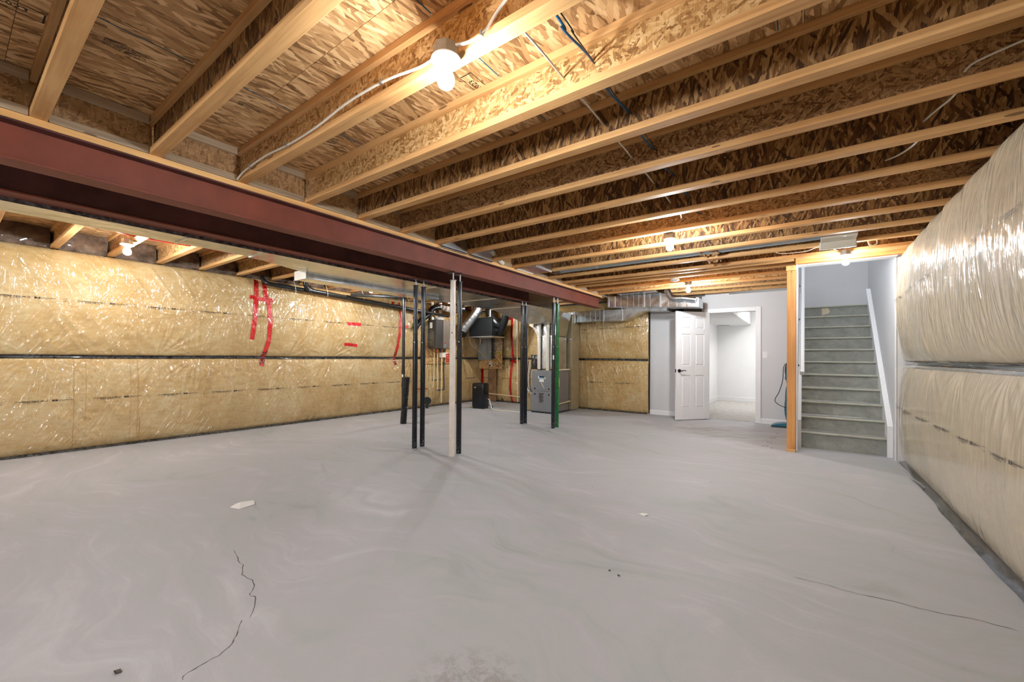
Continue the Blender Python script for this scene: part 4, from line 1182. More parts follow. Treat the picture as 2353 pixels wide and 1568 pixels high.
MB().box(-4.985, -4.715, 2.47, 2.50, 2.05, 2.16).build('end_cap', M['white_boot'], sb, bevel=0.002)

# ------------------------------------------------------------------ furnace
fn = root('furnace', (-4.43, 7.6, 0), 'grey upright furnace on the floor behind the green post', 'furnace')
FX0, FX1, FY0, FY1 = -4.69, -4.175, 7.28, 7.96
MB().box(FX0, FX1, FY0 + 0.02, FY1, 0.025, 0.885).build('cabinet', M['furnace_side'], fn, bevel=0.004)
MB().box(FX0 + 0.004, FX1 - 0.004, FY0, FY0 + 0.022, 0.455, 0.88).build('upper_panel', M['furnace'], fn, bevel=0.004)
MB().box(FX0 + 0.004, FX1 - 0.004, FY0, FY0 + 0.022, 0.035, 0.450).build('lower_panel', M['furnace'], fn, bevel=0.004)
MB().box(FX0 - 0.01, FX1 + 0.01, FY0 + 0.01, FY1 + 0.01, 0.0, 0.026).build('base_rail', M['cable_black'], fn)
for (x_, z_) in ((-4.61, 0.505), (-4.27, 0.505), (-4.61, 0.39), (-4.27, 0.39)):
    MB().cyl((x_, FY0 - 0.006, z_), (x_, FY0 + 0.004, z_), 0.019, 16).build('rubber_plug', M['cable_black'], fn)
MB().prism([(-4.50, 0.885 - 0.03), (-4.54, 0.86), (-4.505, 0.74), (-4.36, 0.74), (-4.33, 0.86), (-4.36, 0.87)], 'y', FY0 - 0.003, FY0 + 0.002).build('pressed_shield', M['furnace'], fn, bevel=0.002)
MB().prism([(-4.52, 0.06), (-4.49, 0.175), (-4.38, 0.175), (-4.34, 0.06)], 'y', FY0 - 0.003, FY0 + 0.002).build('pressed_foot', M['furnace'], fn, bevel=0.002)
MB().box(-4.53, -4.355, FY0 - 0.002, FY0 + 0.001, 0.715, 0.770).build('brand_plate', M['paper'], fn)
MB().box(-4.50, -4.385, FY0 - 0.003, FY0 - 0.001, 0.722, 0.763).build('blue_label', M['cyan'], fn, label='light blue label')
MB().box(-4.50, -4.395, FY0 - 0.002, FY0 + 0.001, 0.645, 0.705).build('paper_label', M['paper'], fn)
MB().prism([(-4.47, 0.63), (-4.44, 0.625), (-4.38, 0.52), (-4.385, 0.515)], 'y', FY0 - 0.004, FY0 + 0.001).build('paper_curl', M['filter'], fn)
for j in range(9):
    z_ = 0.40 - j * 0.022
    MB().box(-4.505, -4.385 - 0.02 * (j % 3), FY0 - 0.002, FY0 + 0.001, z_, z_ + 0.014).build('instruction_print', M['heater_dark'], fn)
MB().box(FX1 - 0.001, FX1 + 0.002, 7.42, 7.55, 0.545, 0.74).build('energy_label', M['yellow'], fn, label='yellow energy label')
MB().box(FX1 + 0.002, FX1 + 0.003, 7.44, 7.53, 0.695, 0.72).build('energy_label_print', M['ink'], fn)
MB().box(FX1 + 0.002, FX1 + 0.003, 7.50, 7.53, 0.56, 0.59).build('energy_label_print', M['ink'], fn)
MB().box(FX0 + 0.02, FX1 + 0.03, 7.50, FY1, 0.885, 0.915).build('filter_rack', M['filter'], fn)
hang(M['cream_pipe'], [(FX1 + 0.03, 7.25, 0.185), (FX1 + 0.03, 7.98, 0.215)], 0.013, 'drain_pipe', 'cream plastic drain pipe along the right side of the furnace', 'pipe', None, 10, 1)
cb = root('coil_cabinet', (-4.4, 7.7, 0.9), 'dull beige sheet metal coil cabinet on top of the furnace', 'duct')
MB().box(-4.66, -4.22, 7.44, 7.93, 0.915, 1.60).build('cabinet', M['galv_flat'], cb, bevel=0.004)
MB().box(-4.665, -4.215, 7.43, 7.44, 1.12, 1.135).build('panel_edge', M['seam'], cb)
MB().box(-4.665, -4.215, 7.43, 7.44, 1.595, 1.615).build('panel_edge', M['seam'], cb)
MB().prism([(-4.66, 1.61), (-4.22, 1.61), (-4.10, 2.10), (-5.02, 2.10)], 'y', 7.46, 7.92).build('plenum', M['galv'], cb, bevel=0.003)
tf = root('supply_transition', (-4.5, 7.2, 2.0), 'flared galvanised transition hanging from the trunk duct above the furnace', 'duct')
mb = MB()
mb.add([(-5.05, 6.35, 2.10), (-4.06, 6.35, 2.10), (-4.06, 7.10, 2.10), (-5.05, 7.10, 2.10), (-4.74, 7.10, 1.86), (-4.20, 7.10, 1.86), (-4.20, 7.48, 1.86), (-4.74, 7.48, 1.86), (-5.05, 7.5, 2.10), (-4.06, 7.5, 2.10)],
       [(0, 1, 2, 3), (0, 4, 5, 1), (1, 5, 6, 9), (1, 9, 2), (0, 3, 8), (0, 8, 7, 4), (4, 7, 6, 5), (8, 9, 6, 7), (3, 2, 9, 8)])
mb.build('body', M['galv_flat'], tf)
MB().box(-5.06, -4.05, 6.33, 6.37, 2.09, 2.105).build('joint_strip', M['seam'], tf)
rdp = root('return_drop', (-4.1, 8.1, 0), 'tall beige sheet metal return drop right of the furnace', 'duct')
MB().box(-4.62, -4.13, 8.02, 8.36, 0.02, 2.10).build('body', M['beige_metal'], rdp, bevel=0.004)
MB().box(-4.65, -4.12, 8.00, 8.38, 1.55, 1.565).build('joint_strip', M['seam'], rdp)
rb_ = root('return_boot', (-4.8, 7.55, 0), 'beige sloping sheet metal boot at the left foot of the furnace', 'duct')
MB().prism([(-4.72, 0.02), (-4.95, 0.02), (-4.95, 0.10), (-4.90, 0.36), (-4.72, 0.43)], 'y', 7.45, 7.85).build('body', M['beige_metal'], rb_, bevel=0.003)

def pvc(pts, r, label, m=None, name='vent_pipe', fit=()):
    rr = root(name, pts[0], label, 'pipe')
    MB().tube([Vector(p) for p in pts], r, 18).build('pipe', m or M['pvc'], rr, smooth=True)
    for p in fit:
        i = pts.index(p); 
        a = Vector(pts[max(i - 1, 0)]); b = Vector(pts[min(i + 1, len(pts) - 1)]); pv = Vector(p)
        d1 = (a - pv).normalized() if (a - pv).length > 0 else None; d2_ = (b - pv).normalized() if (b - pv).length > 0 else None
        seq = [pv + d1 * 0.07] if d1 else []
        seq += [pv]
        if d2_: seq += [pv + d2_ * 0.07]
        MB().tube(seq, r + 0.007, 18).build('elbow', m or M['pvc'], rr, smooth=True)
    return rr
pA = [(-4.575, 7.40, 0.885), (-4.575, 7.40, 1.87), (-4.87, 7.40, 2.10), (-4.87, 7.40, 2.36)]
rA = pvc(pA, 0.030, 'white plastic vent pipe rising from the furnace and slanting left', fit=[pA[1], pA[2]])
MB().cyl((-4.575, 7.40, 0.885), (-4.575, 7.40, 0.905), 0.045, 18).build('rubber_collar', M['cable_black'], rA)
pB = [(-4.375, 7.40, 0.885), (-4.375, 7.40, 1.85), (-4.32, 7.42, 1.95)]
rB = pvc(pB, 0.034, 'second white plastic vent pipe on the furnace, next to the black post', fit=[pB[1]])
pvc([(-4.885, 7.38, 0.30), (-4.885, 7.38, 2.10)], 0.020, 'thin white upright pipe between the twin black posts and the furnace')
tag(MB().obox((-4.765, 7.38, 1.86), (0.10, 0.004, 0.10), 0, 0, 0.55).build('card_tag', M['filter']), 'beige paper card hanging tilted beside the furnace vent pipe', 'card')
fx = root('line_bundle', (-4.80, 7.36, 0.7), 'grey and black flexible lines looping down at the left side of the furnace', 'hoses')
for i in range(5):
    m_ = (M['galv_flat'], M['cable_black'], M['galv_flat'], M['film_white'], M['cable_black'])[i]
    MB().tube(smooth_path([(-4.84 + 0.03 * i, 7.34, 1.10 - 0.02 * i), (-4.86 + 0.025 * i, 7.33, 0.8), (-4.83 + 0.02 * i, 7.31, 0.55), (-4.76 + 0.012 * i, 7.30, 0.42), (-4.70, 7.31, 0.40 + 0.03 * i)], 8), 0.008, 8).build('line', m_, fx, smooth=True)
wrp = root('foil_wrap', (-4.76, 7.55, 1.0), 'crinkled grey foil wrapped bundle left of the furnace top', 'insulation')
rnd = random.Random(9); mb = MB()
pr_ = []
for j in range(6):
    for i_ in range(14):
        a = 2 * PI * i_ / 14; rr = 0.075 + rnd.uniform(-0.012, 0.012)
        mb.v.append((-4.77 + rr * math.cos(a), 7.52 + rr * math.sin(a), 0.90 + 0.062 * j))
mb.f = [(j * 14 + i_, j * 14 + (i_ + 1) % 14, (j + 1) * 14 + (i_ + 1) % 14, (j + 1) * 14 + i_) for j in range(5) for i_ in range(14)]
mb.f += [tuple(range(14))[::-1], tuple(70 + i_ for i_ in range(14))]
mb.build('wrap', M['film_dark'], wrp)
pvc([(-4.965, 7.50, 0.5), (-4.965, 7.50, 2.2)], 0.012, 'thin black gas pipe with an orange tag left of the furnace', M['abs'])
tag(MB().obox((-4.955, 7.48, 1.62), (0.035, 0.02, 0.05)).build('valve_tag', plain('orange_tag', srgb(220, 130, 30), 0.5)), 'small orange tag on the thin black gas pipe', 'tag')

# ------------------------------------------------------------------ ducts at the back right
ld_ = root('lower_return_duct', (-3.6, 8.1, 2.0), 'galvanised rectangular duct low along the yellow back wall with a curved offset', 'duct')
yF = 8.10
MB().prism([(-4.47, 2.15), (-4.47, 1.86), (-4.10, 1.925), (-3.43, 1.935), (-3.43, 2.165), (-4.10, 2.16)], 'y', yF, 8.42).build('long_section', M['galv'], ld_, bevel=0.003)
MB().box(-3.43, -3.04, yF - 0.002, 8.42, 1.925, 2.155).build('elbow_section', M['galv_flat'], ld_, bevel=0.004)
cu = [(-3.04, 1.925)]
for i in range(9):
    t_ = i / 8; cu.append((-3.04 + 0.44 * t_, 1.925 + 0.165 * (3 * t_ ** 2 - 2 * t_ ** 3)))
cu += [(-2.15, 2.075), (-2.15, 2.14), (-2.60, 2.16)]
for i in range(5):
    t_ = i / 4; cu.append((-2.62 - 0.22 * t_, 2.175 + 0.03 * math.sin(t_ * PI)))
cu.append((-3.04, 2.15))
MB().prism(cu, 'y', yF, 8.42).build('offset_section', M['galv_flat'], ld_)
for x_ in (-4.44, -4.11, -3.44, -3.04):
    MB().box(x_ - 0.012, x_ + 0.012, yF - 0.012, yF, 1.90 if x_ > -4.4 else 1.87, 2.17).build('standing_seam', M['seam'], ld_)
for x_ in (-3.98, -3.86, -3.74, -3.62, -3.52):
    MB().box(x_ - 0.002, x_ + 0.002, yF - 0.004, yF, 1.935, 2.16).build('bead', M['seam'], ld_)
ud = root('upper_return_duct', (-2.5, 7.9, 2.25), 'galvanised rectangular duct under the joists, running into the white wall gap', 'duct')
MB().prism([(-3.20, 2.375), (-3.20, 2.175), (-1.53, 2.07), (-1.53, 2.235), (-2.2, 2.37)], 'y', 7.80, 8.16).build('body', M['galv'], ud, bevel=0.003)
MB().box(-3.225, -3.195, 7.785, 7.80, 2.165, 2.378).build('standing_seam', M['seam'], ud)
for x_ in (-3.08, -2.50, -2.20):
    z0 = 2.175 - (x_ + 3.2) * 0.0629
    MB().box(x_ - 0.014, x_ + 0.014, 7.786, 7.80, z0 - 0.005, 2.375).build('standing_seam', M['seam'], ud)
for x_ in (-2.95, -2.82, -2.70, -2.60, -2.38, -2.05, -1.90, -1.75):
    z0 = 2.175 - (x_ + 3.2) * 0.0629; z1 = 2.372 if x_ < -2.2 else 2.37 - (x_ + 2.2) * 0.2
    MB().box(x_ - 0.002, x_ + 0.002, 7.795, 7.80, z0, z1).build('bead', M['seam'], ud)
el = root('round_branch', (-1.9, 7.75, 2.25), 'round galvanised elbow and branch pipe in front of the rectangular duct', 'duct')
MB().tube(smooth_path([(-2.05, 7.70, 2.40), (-2.02, 7.70, 2.33), (-1.97, 7.70, 2.26), (-1.88, 7.70, 2.235), (-1.80, 7.70, 2.235)], 4), 0.055, 20).build('elbow', M['galv'], el, smooth=True)
MB().tube([(-1.80, 7.70, 2.235), (-1.56, 7.72, 2.19)], 0.048, 20).build('pipe', M['galv'], el, smooth=True)
for p in ((-2.03, 7.70, 2.345), (-1.985, 7.70, 2.28), (-1.91, 7.70, 2.245)):
    pass
tp = root('takeoff_boot', (-2.6, 7.75, 2.37), 'flat foil taped takeoff on top of the rectangular duct under the joists', 'duct')
MB().prism([(-2.95, 2.378), (-2.2, 2.378), (-2.45, 2.41), (-2.75, 2.41)], 'y', 7.55, 7.82).build('body', M['galv'], tp)
MB().obox((-2.32, 7.56, 2.385), (0.20, 0.05, 0.05)).build('foil_end', M['seam'], tp)

# ------------------------------------------------------------------ drain pipes at the top of the left wall
dp = root('drain_pipe', (-6.86, 4.5, 2.2), 'black plastic drain pipe sloping along the top of the left wall', 'pipe')
MB().tube(smooth_path([(-6.98, 2.96, 2.40), (-6.95, 2.97, 2.34), (-6.90, 3.02, 2.29), (-6.87, 3.12, 2.28)], 5) + [Vector((-6.86, 6.2, 2.13))], 0.033, 16).build('pipe', M['abs'], dp, smooth=True)
MB().tube([(-6.88, 3.10, 2.281), (-6.87, 3.22, 2.275)], 0.040, 16).build('coupling', M['abs'], dp, smooth=True)
MB().tube(smooth_path([(-6.80, 3.55, 2.40), (-6.80, 3.58, 2.30), (-6.80, 3.68, 2.26)], 5), 0.040, 16).build('elbow', M['abs'], dp, smooth=True)
dp2 = root('drain_pipe', (-6.78, 5.0, 2.2), 'second black drain pipe in front of the first along the left wall', 'pipe')
MB().tube([(-6.79, 3.60, 2.262), (-6.76, 6.9, 2.10)], 0.030, 16).build('pipe', M['abs'], dp2, smooth=True)
for y_ in (4.3, 5.4):
    MB().tube([(-6.78, y_, 2.26 - (y_ - 3.6) * 0.045), (-6.78, y_ + 0.1, 2.26 - (y_ - 3.5) * 0.045)], 0.038, 16).build('coupling', M['abs'], dp2, smooth=True)
for i, y_ in enumerate((3.35, 3.9, 4.62, 5.1, 5.7)):
    hang(M['cable_white'], [(-6.78, y_, 2.38), (-6.74, y_ + 0.01, 2.28), (-6.76, y_ + 0.03, 2.20), (-6.82, y_ + 0.06, 2.19)], 0.004, 'hanger_strap', ('thin white strap around the black drain pipes, first from their bent left end', 'thin white strap around the black drain pipes, second from their bent left end', 'thin white strap around the black drain pipes, third from their bent left end', 'thin white strap on the black drain pipes just past the far left bulb', 'thin white strap on the black drain pipes nearest the tall thin black pipe')[i], 'strap', 'straps holding the drain pipes')
vs_ = root('vent_stack', (-6.02, 4.98, 0), 'tall thin black upright pipe behind the corrugated pipe', 'pipe')
MB().tube([(-6.02, 4.98, 0.0), (-6.02, 4.98, 2.22)], 0.027, 18).build('pipe', M['abs'], vs_, smooth=True)
for z in (0.60, 0.84, 2.15): MB().tube([(-6.02, 4.98, z), (-6.02, 4.98, z + 0.07)], 0.033, 18).build('coupling', M['abs'], vs_, smooth=True)
MB().obox((-6.00, 4.95, 0.80), (0.03, 0.004, 0.05)).build('white_label', M['paper'], vs_)
MB().tube(smooth_path([(-6.02, 4.98, 2.20), (-6.03, 4.95, 2.245), (-6.10, 4.88, 2.25), (-6.65, 4.30, 2.25)], 4), 0.028, 16).build('branch', M['abs'], vs_, smooth=True)
cp = root('corrugated_pipe', (-5.62, 4.66, 0), 'short fat black corrugated drain pipe standing on the floor', 'pipe')
a_, b_ = Vector((-5.615, 4.655, 0.0)), Vector((-5.575, 4.69, 0.80)); P = []; R_ = []
for i in range(161):
    P.append(a_.lerp(b_, i / 160)); R_.append(0.050 + (0.006 if (i // 2) % 2 else 0.0))
MB().tube(P, R_, 20, caps=False).build('tube', M['abs'], cp, smooth=False)
MB().tube([b_ - Vector((0, 0, 0.01)), b_], [0.047, 0.047], 20).build('mouth', M['cable_black'], cp)
fp_ = root('floor_cleanout', (-6.85, 6.45, 0), 'round black cleanout cap near the floor by the yellow wall', 'cleanout')
MB().cyl((-6.90, 6.38, 0.17), (-6.84, 6.34, 0.17), 0.085, 22).build('cap', M['abs'], fp_, smooth=True)
MB().tube([(-6.88, 6.37, 0.0), (-6.88, 6.37, 0.16)], 0.03, 14).build('riser', M['abs'], fp_, smooth=True)

# red line and white cable in the left bays
hang(M['red_line'], [(-5.0, -1.0, 2.42), (-5.02, 0.25, 2.45), (-5.15, 0.72, 2.43), (-5.6, 0.95, 2.41), (-5.85, 1.22, 2.42), (-5.9, 1.9, 2.44), (-5.92, 2.4, 2.45)], 0.007, 'red_line', 'red plastic line crossing the left joists above the bulb', 'pipe')
hang(M['cable_white'], [(-5.85, 1.2, 2.40), (-5.72, 1.30, 2.44), (-5.75, 1.55, 2.42), (-5.8, 1.95, 2.44), (-5.85, 2.3, 2.42), (-5.9, 2.9, 2.44)], 0.006, 'white_cable', 'white cable running from the left bulb along the bays', 'cable')
tag(crumple((-5.25, 2.62, 2.40), (0.34, 0.3, 0.12), 11, M['kraft']).build('kraft_paper_wad', M['kraft']), 'torn brown paper hanging by the taper of the trunk duct', 'paper')
tag(crumple((-5.75, 3.75, 2.38), (0.55, 0.32, 0.14), 12, M['kraft']).build('kraft_paper_wad', M['kraft']), 'wide torn brown paper sheet left of the far left bulb', 'paper')
tag(crumple((-5.70, 5.0, 2.38), (0.6, 0.4, 0.14), 13, M['kraft']).build('kraft_paper_wad', M['kraft']), 'torn brown paper sheet behind the far left bulb', 'paper')
fbs = root('flat_branch_duct', (-6.1, 3.9, 2.32), 'small flat metal branch duct between joists left of the bulb', 'duct')
MB().obox((-6.2, 3.72, 2.36), (0.7, 0.10, 0.06), 0.25).build('body', M['galv'], fbs, bevel=0.003)

# ------------------------------------------------------------------ red tapes
def tape(pieces, fn, place, label, w_=0.06):
    P0 = pieces[0][0]
    x_, y_, z_ = place(P0[0], P0[1], 0.1)
    r = root('red_tape', (float(x_), float(y_), float(z_)), label, 'tape')
    for pc in pieces: strip_on(pc, w_, fn, place, r, 'tape_strip', M['tape'], 0.006)
    return r
tape([[(2.90, 2.345), (2.885, 2.05), (2.87, 1.75), (2.835, 1.40)], [(3.01, 2.345), (3.02, 2.15), (3.075, 1.95), (3.095, 1.70), (3.08, 1.40), (3.03, 1.18), (2.985, 0.985)], [(2.80, 2.06), (2.95, 2.045), (3.135, 2.04)]],
     disp_left, P_left, 'two long red tape strips joined by a cross piece on the left wall', 0.062)
tape([[(4.455, 1.765), (4.755, 1.765)]], disp_left, P_left, 'short level red tape piece on the upper left wall', 0.06)
tape([[(4.41, 1.375), (4.50, 1.375), (4.68, 1.355)]], disp_left, P_left, 'torn slanting red tape piece just above the seam of the left wall', 0.055)
tape([[(5.52, 2.30), (5.50, 2.16)]], disp_left, P_left, 'tiny red tape piece at the top of the left wall', 0.05)
tape([[(5.68, 2.30), (5.68, 1.6), (5.62, 1.25), (5.585, 1.06), (5.62, 0.97)], [(5.76, 1.80), (5.90, 1.795)]], disp_left, P_left, 'long red tape strip behind the thin black upright pipe', 0.06)
tape([[(-6.05, 2.26), (-6.055, 1.7), (-6.03, 1.3), (-6.06, 0.8), (-6.085, 0.4), (-6.06, 0.02)], [(-6.22, 2.14), (-6.04, 2.14)], [(-6.13, 1.08), (-6.02, 1.06), (-5.92, 1.03)]], disp_back, P_back, 'tall red tape strip with a bow on the back wall right of the panel', 0.065)
tape([[(-6.995, 1.85), (-6.99, 1.4), (-7.0, 1.2), (-7.01, 0.8), (-7.0, 0.42)]], disp_back, P_back, 'red tape strip on the back wall left of the electrical panel', 0.09)
tape([[(-6.28, 2.0), (-6.26, 1.86)]], disp_back, P_back, 'short red tape scrap beside the black duct on the back wall', 0.07)

# ------------------------------------------------------------------ tankless heater on its board
yw = 6.48
hb_ = tag(MB().box(-7.02, -7.0, 6.30, 7.25, 0.99, 2.28).build('backing_board', M['board_x']), 'strand board panel on the left wall behind the water heater', 'board')
th = root('water_heater', (-6.85, 6.75, 1.33), 'grey wall hung tankless water heater left of the white post', 'water heater')
MB().box(-6.99, -6.745, yw, yw + 0.50, 1.34, 1.99).build('case', M['heater_dark'], th, bevel=0.006)
MB().box(-6.747, -6.725, yw + 0.004, yw + 0.22, 1.345, 1.985).build('front_cover', M['heater_dark'], th, bevel=0.004)
MB().box(-6.747, -6.722, yw + 0.225, yw + 0.34, 1.345, 1.985).build('centre_strip', M['heater_mid'], th, bevel=0.004)
MB().box(-6.747, -6.725, yw + 0.345, yw + 0.495, 1.345, 1.985).build('right_cover', M['heater_mid'], th, bevel=0.004)
MB().box(-6.72, -6.717, yw + 0.25, yw + 0.31, 1.37, 1.45).build('controller', M['furnace'], th)
MB().box(-6.718, -6.714, yw + 0.26, yw + 0.30, 1.455, 1.485).build('red_badge', M['red'], th, label='small red badge')
MB().box(-6.93, -6.85, yw - 0.003, yw + 0.001, 1.80, 1.93).build('rating_label', M['paper'], th)
MB().box(-6.97, -6.78, yw - 0.004, yw + 0.001, 1.40, 1.76).build('side_film', M['film_dark'], th)
MB().box(-6.95, -6.90, yw + 0.03, yw + 0.10, 1.99, 2.08).build('vent_collar', M['pvc'], th, bevel=0.004)
MB().box(-6.93, -6.80, yw + 0.12, yw + 0.33, 2.0, 2.06).build('top_duct', M['film_white'], th, bevel=0.008)
MB().tube([(-6.86, yw + 0.26, 2.05), (-6.86, yw + 0.26, 2.40)], 0.035, 18).build('flue', M['pvc'], th, smooth=True)
MB().tube([(-6.86, yw + 0.14, 2.05), (-6.86, yw + 0.02, 2.22), (-6.86, yw + 0.0, 2.4)], 0.03, 16).build('flue', M['cream_pipe'], th, smooth=True)
for i, (yy, m_) in enumerate(((0.06, 'brass'), (0.12, 'red_line'), (0.17, 'brass'), (0.25, 'cable_black'), (0.31, 'brass'), (0.38, 'blue_pipe'), (0.42, 'brass'))):
    MB().cyl((-6.85, yw + yy, 1.27 - 0.02 * (i % 3)), (-6.85, yw + yy, 1.345), 0.014, 10).build('connection', M[m_], th, smooth=True)
bx = root('condensate_box', (-6.83, 6.88, 1.1), 'small white neutraliser box with red labels below the water heater', 'box')
MB().box(-6.90, -6.78, yw + 0.26, yw + 0.44, 1.14, 1.25).build('box', M['pvc'], bx, bevel=0.004)
for j in range(4):
    MB().box(-6.777, -6.772, yw + 0.36, yw + 0.50, 1.19 - 0.052 * j, 1.225 - 0.052 * j).build('red_label', M['red'], bx)
hang(M['cream_pipe'], [(-6.85, yw + 0.06, 1.25), (-6.86, yw + 0.08, 0.9), (-6.88, yw + 0.06, 0.45)], 0.009, 'water_line', 'cream water line dropping below the heater, the leftmost one', 'pipe')
hang(M['cream_pipe'], [(-6.85, yw + 0.17, 1.25), (-6.86, yw + 0.18, 0.9), (-6.88, yw + 0.21, 0.40)], 0.010, 'water_line', 'second cream water line below the heater, next to the leftmost', 'pipe')
hang(M['cream_pipe'], [(-6.83, yw + 0.28, 1.24), (-6.83, yw + 0.28, 0.65), (-6.83, yw + 0.28, 0.10)], 0.013, 'water_line', 'long white drain line below the water heater ending near the floor', 'pipe', None, 8, 2)
hang(M['blue_pipe'], [(-6.85, yw + 0.38, 1.20), (-6.86, yw + 0.38, 0.8), (-6.86, yw + 0.39, 0.42), (-6.86, yw + 0.36, 0.39), (-6.87, yw + 0.20, 0.385)], 0.013, 'water_line', 'dark blue water line turning left below the heater', 'pipe', None, 8, 5)
hang(M['red_line'], [(-6.96, 6.05, 1.35), (-6.955, 6.05, 0.9), (-6.96, 6.05, 0.46), (-6.96, 6.08, 0.44), (-6.96, 6.45, 0.43)], 0.012, 'water_line', 'thin red water line bending along the yellow wall below the heater', 'pipe', None, 8, 4)
hang(M['flex_black'], [(-6.95, 6.05, 1.75), (-6.93, 6.15, 1.90), (-6.86, 6.38, 2.12), (-6.80, 6.50, 2.26), (-6.70, 6.80, 2.30), (-6.60, 7.0, 2.31)], 0.065, 'insulated_duct', 'black insulated flexible duct bending above the tankless heater', 'duct', None, 16, 8)
fl = root('foil_elbow', (-6.55, 7.0, 2.3), 'crinkled foil and cream flexible elbow above the water heater', 'duct')
MB().tube(smooth_path([(-6.75, 6.60, 2.30), (-6.62, 6.75, 2.24), (-6.50, 6.95, 2.25)], 6), [0.035 + 0.03 * (i % 2) * 0.4 + 0.03 * min(1, i / 6) for i in range(13)], 16).build('sleeve', M['film_white'], fl)
MB().tube(smooth_path([(-6.52, 6.90, 2.25), (-6.42, 7.05, 2.27)], 2), 0.10, 20).build('wide_end', M['flex_black'], fl, smooth=True)
MB().tube([(-6.50, 6.86, 2.25), (-6.505, 6.868, 2.252)], 0.075, 20).build('cream_core', M['filter'], fl, smooth=True)

# ------------------------------------------------------------------ air exchanger with its ducts
ax = root('air_exchanger', (-6.2, 7.55, 1.63), 'black box air exchanger hung under the joists at the back', 'air exchanger')
MB().box(-6.56, -5.87, 7.40, 7.88, 1.645, 2.075).build('cabinet', M['hrv'], ax, bevel=0.005)
MB().box(-6.57, -5.86, 7.395, 7.89, 1.618, 1.645).build('bottom_tray', M['galv_flat'], ax, bevel=0.003)
MB().box(-6.565, -5.865, 7.385, 7.40, 2.06, 2.08).build('top_edge', M['hrv'], ax)
for x_ in (-6.50, -5.94):
    MB().box(x_ - 0.006, x_ + 0.006, 7.42, 7.44, 2.075, 2.38).build('hanging_strap', M['cable_white'], ax)
    MB().box(x_ - 0.03, x_ + 0.03, 7.39, 7.395, 2.085, 2.10).build('latch', M['zinc'], ax)
MB().box(-6.45, -6.33, 7.41, 7.50, 1.60, 1.618).build('drain_tap', M['abs'], ax)
fd = root('foil_flex_duct', (-6.4, 7.3, 2.0), 'silver ribbed flexible duct slanting down to the black box', 'duct')
P = smooth_path([(-6.22, 7.33, 2.40), (-6.22, 7.33, 2.28), (-6.27, 7.30, 2.17), (-6.42, 7.26, 1.99), (-6.60, 7.24, 1.80)], 16)
MB().tube(P, [0.096 + (0.003 if (i // 3) % 2 else 0.0) for i in range(len(P))], 26).build('ribbed_tube', M['galv_flat'], fd, smooth=True)
for i in (12, 24, 36, 48): MB().tube([P[i], P[i + 1]], 0.101, 26).build('clamp', M['seam'], fd, smooth=True)
MB().tube([P[-1], P[-1] + Vector((-0.10, 0.08, -0.10))], [0.096, 0.10], 20).build('collar', M['hrv'], fd, smooth=True)
hang(M['flex_black'], [(-5.88, 7.62, 1.78), (-5.76, 7.60, 1.76), (-5.66, 7.56, 1.90), (-5.60, 7.54, 2.02), (-5.55, 7.52, 2.16), (-5.50, 7.60, 2.26)], 0.088, 'insulated_duct', 'black insulated duct rising from the right side of the air exchanger', 'duct', None, 20, 8)
hang(M['flex_black'], [(-6.12, 7.60, 2.30), (-6.05, 7.56, 2.22), (-5.95, 7.53, 2.08), (-5.85, 7.54, 1.95), (-5.80, 7.60, 1.88)], 0.085, 'insulated_duct', 'black insulated duct leaning over the top of the air exchanger', 'duct', None, 20, 8)
hang(M['cable_brown'], [(-6.58, 7.42, 1.62), (-6.52, 7.41, 1.48), (-6.42, 7.41, 1.37), (-6.33, 7.41, 1.335), (-6.27, 7.41, 1.38), (-6.23, 7.42, 1.50), (-6.24, 7.43, 1.62)], 0.008, 'power_cord', 'brown cord drooping in a loop under the air exchanger', 'cord')
hang(M['cable_brown'], [(-6.34, 7.40, 1.335), (-6.20, 7.39, 1.26), (-6.05, 7.36, 1.15), (-5.90, 7.33, 1.05), (-5.70, 7.30, 0.98), (-5.50, 7.28, 0.97), (-5.30, 7.26, 0.93)], 0.008, 'drain_hose', 'long thin brown hose sagging from the air exchanger to the posts', 'hose')

# ------------------------------------------------------------------ electrical panel
yb0 = 8.335
tag(MB().box(-7.02, -6.27, yb0, yb0 + 0.02, 0.85, 2.05).build('backing_board', M['board_y']), 'strand board panel on the back wall behind the grey electrical panel', 'board')
ep = root('electrical_panel', (-6.78, 8.30, 1.4), 'grey electrical panel on a strand board', 'electrical panel')
MB().box(-6.975, -6.56, yb0 - 0.09, yb0, 1.09, 1.80).build('cabinet', M['panel_grey'], ep, bevel=0.003)
MB().box(-6.985, -6.55, yb0 - 0.098, yb0 - 0.09, 1.08, 1.81).build('cover', M['panel_grey'], ep, bevel=0.002)
MB().box(-6.94, -6.66, yb0 - 0.104, yb0 - 0.098, 1.19, 1.77).build('door', M['panel_grey'], ep, bevel=0.002)
MB().cyl((-6.565, yb0 - 0.10, 1.30), (-6.565, yb0 - 0.105, 1.30), 0.012, 10).build('screw', M['porcelain'], ep)
mb = MB(); v, f = text_mesh('K', 0.07, 0.001); mb.v = [(-6.88 + a * 1.3, yb0 - 0.1045, 1.50 + b) for a, b in v]; mb.f = f; mb.build('maker_mark', M['ink'], ep)
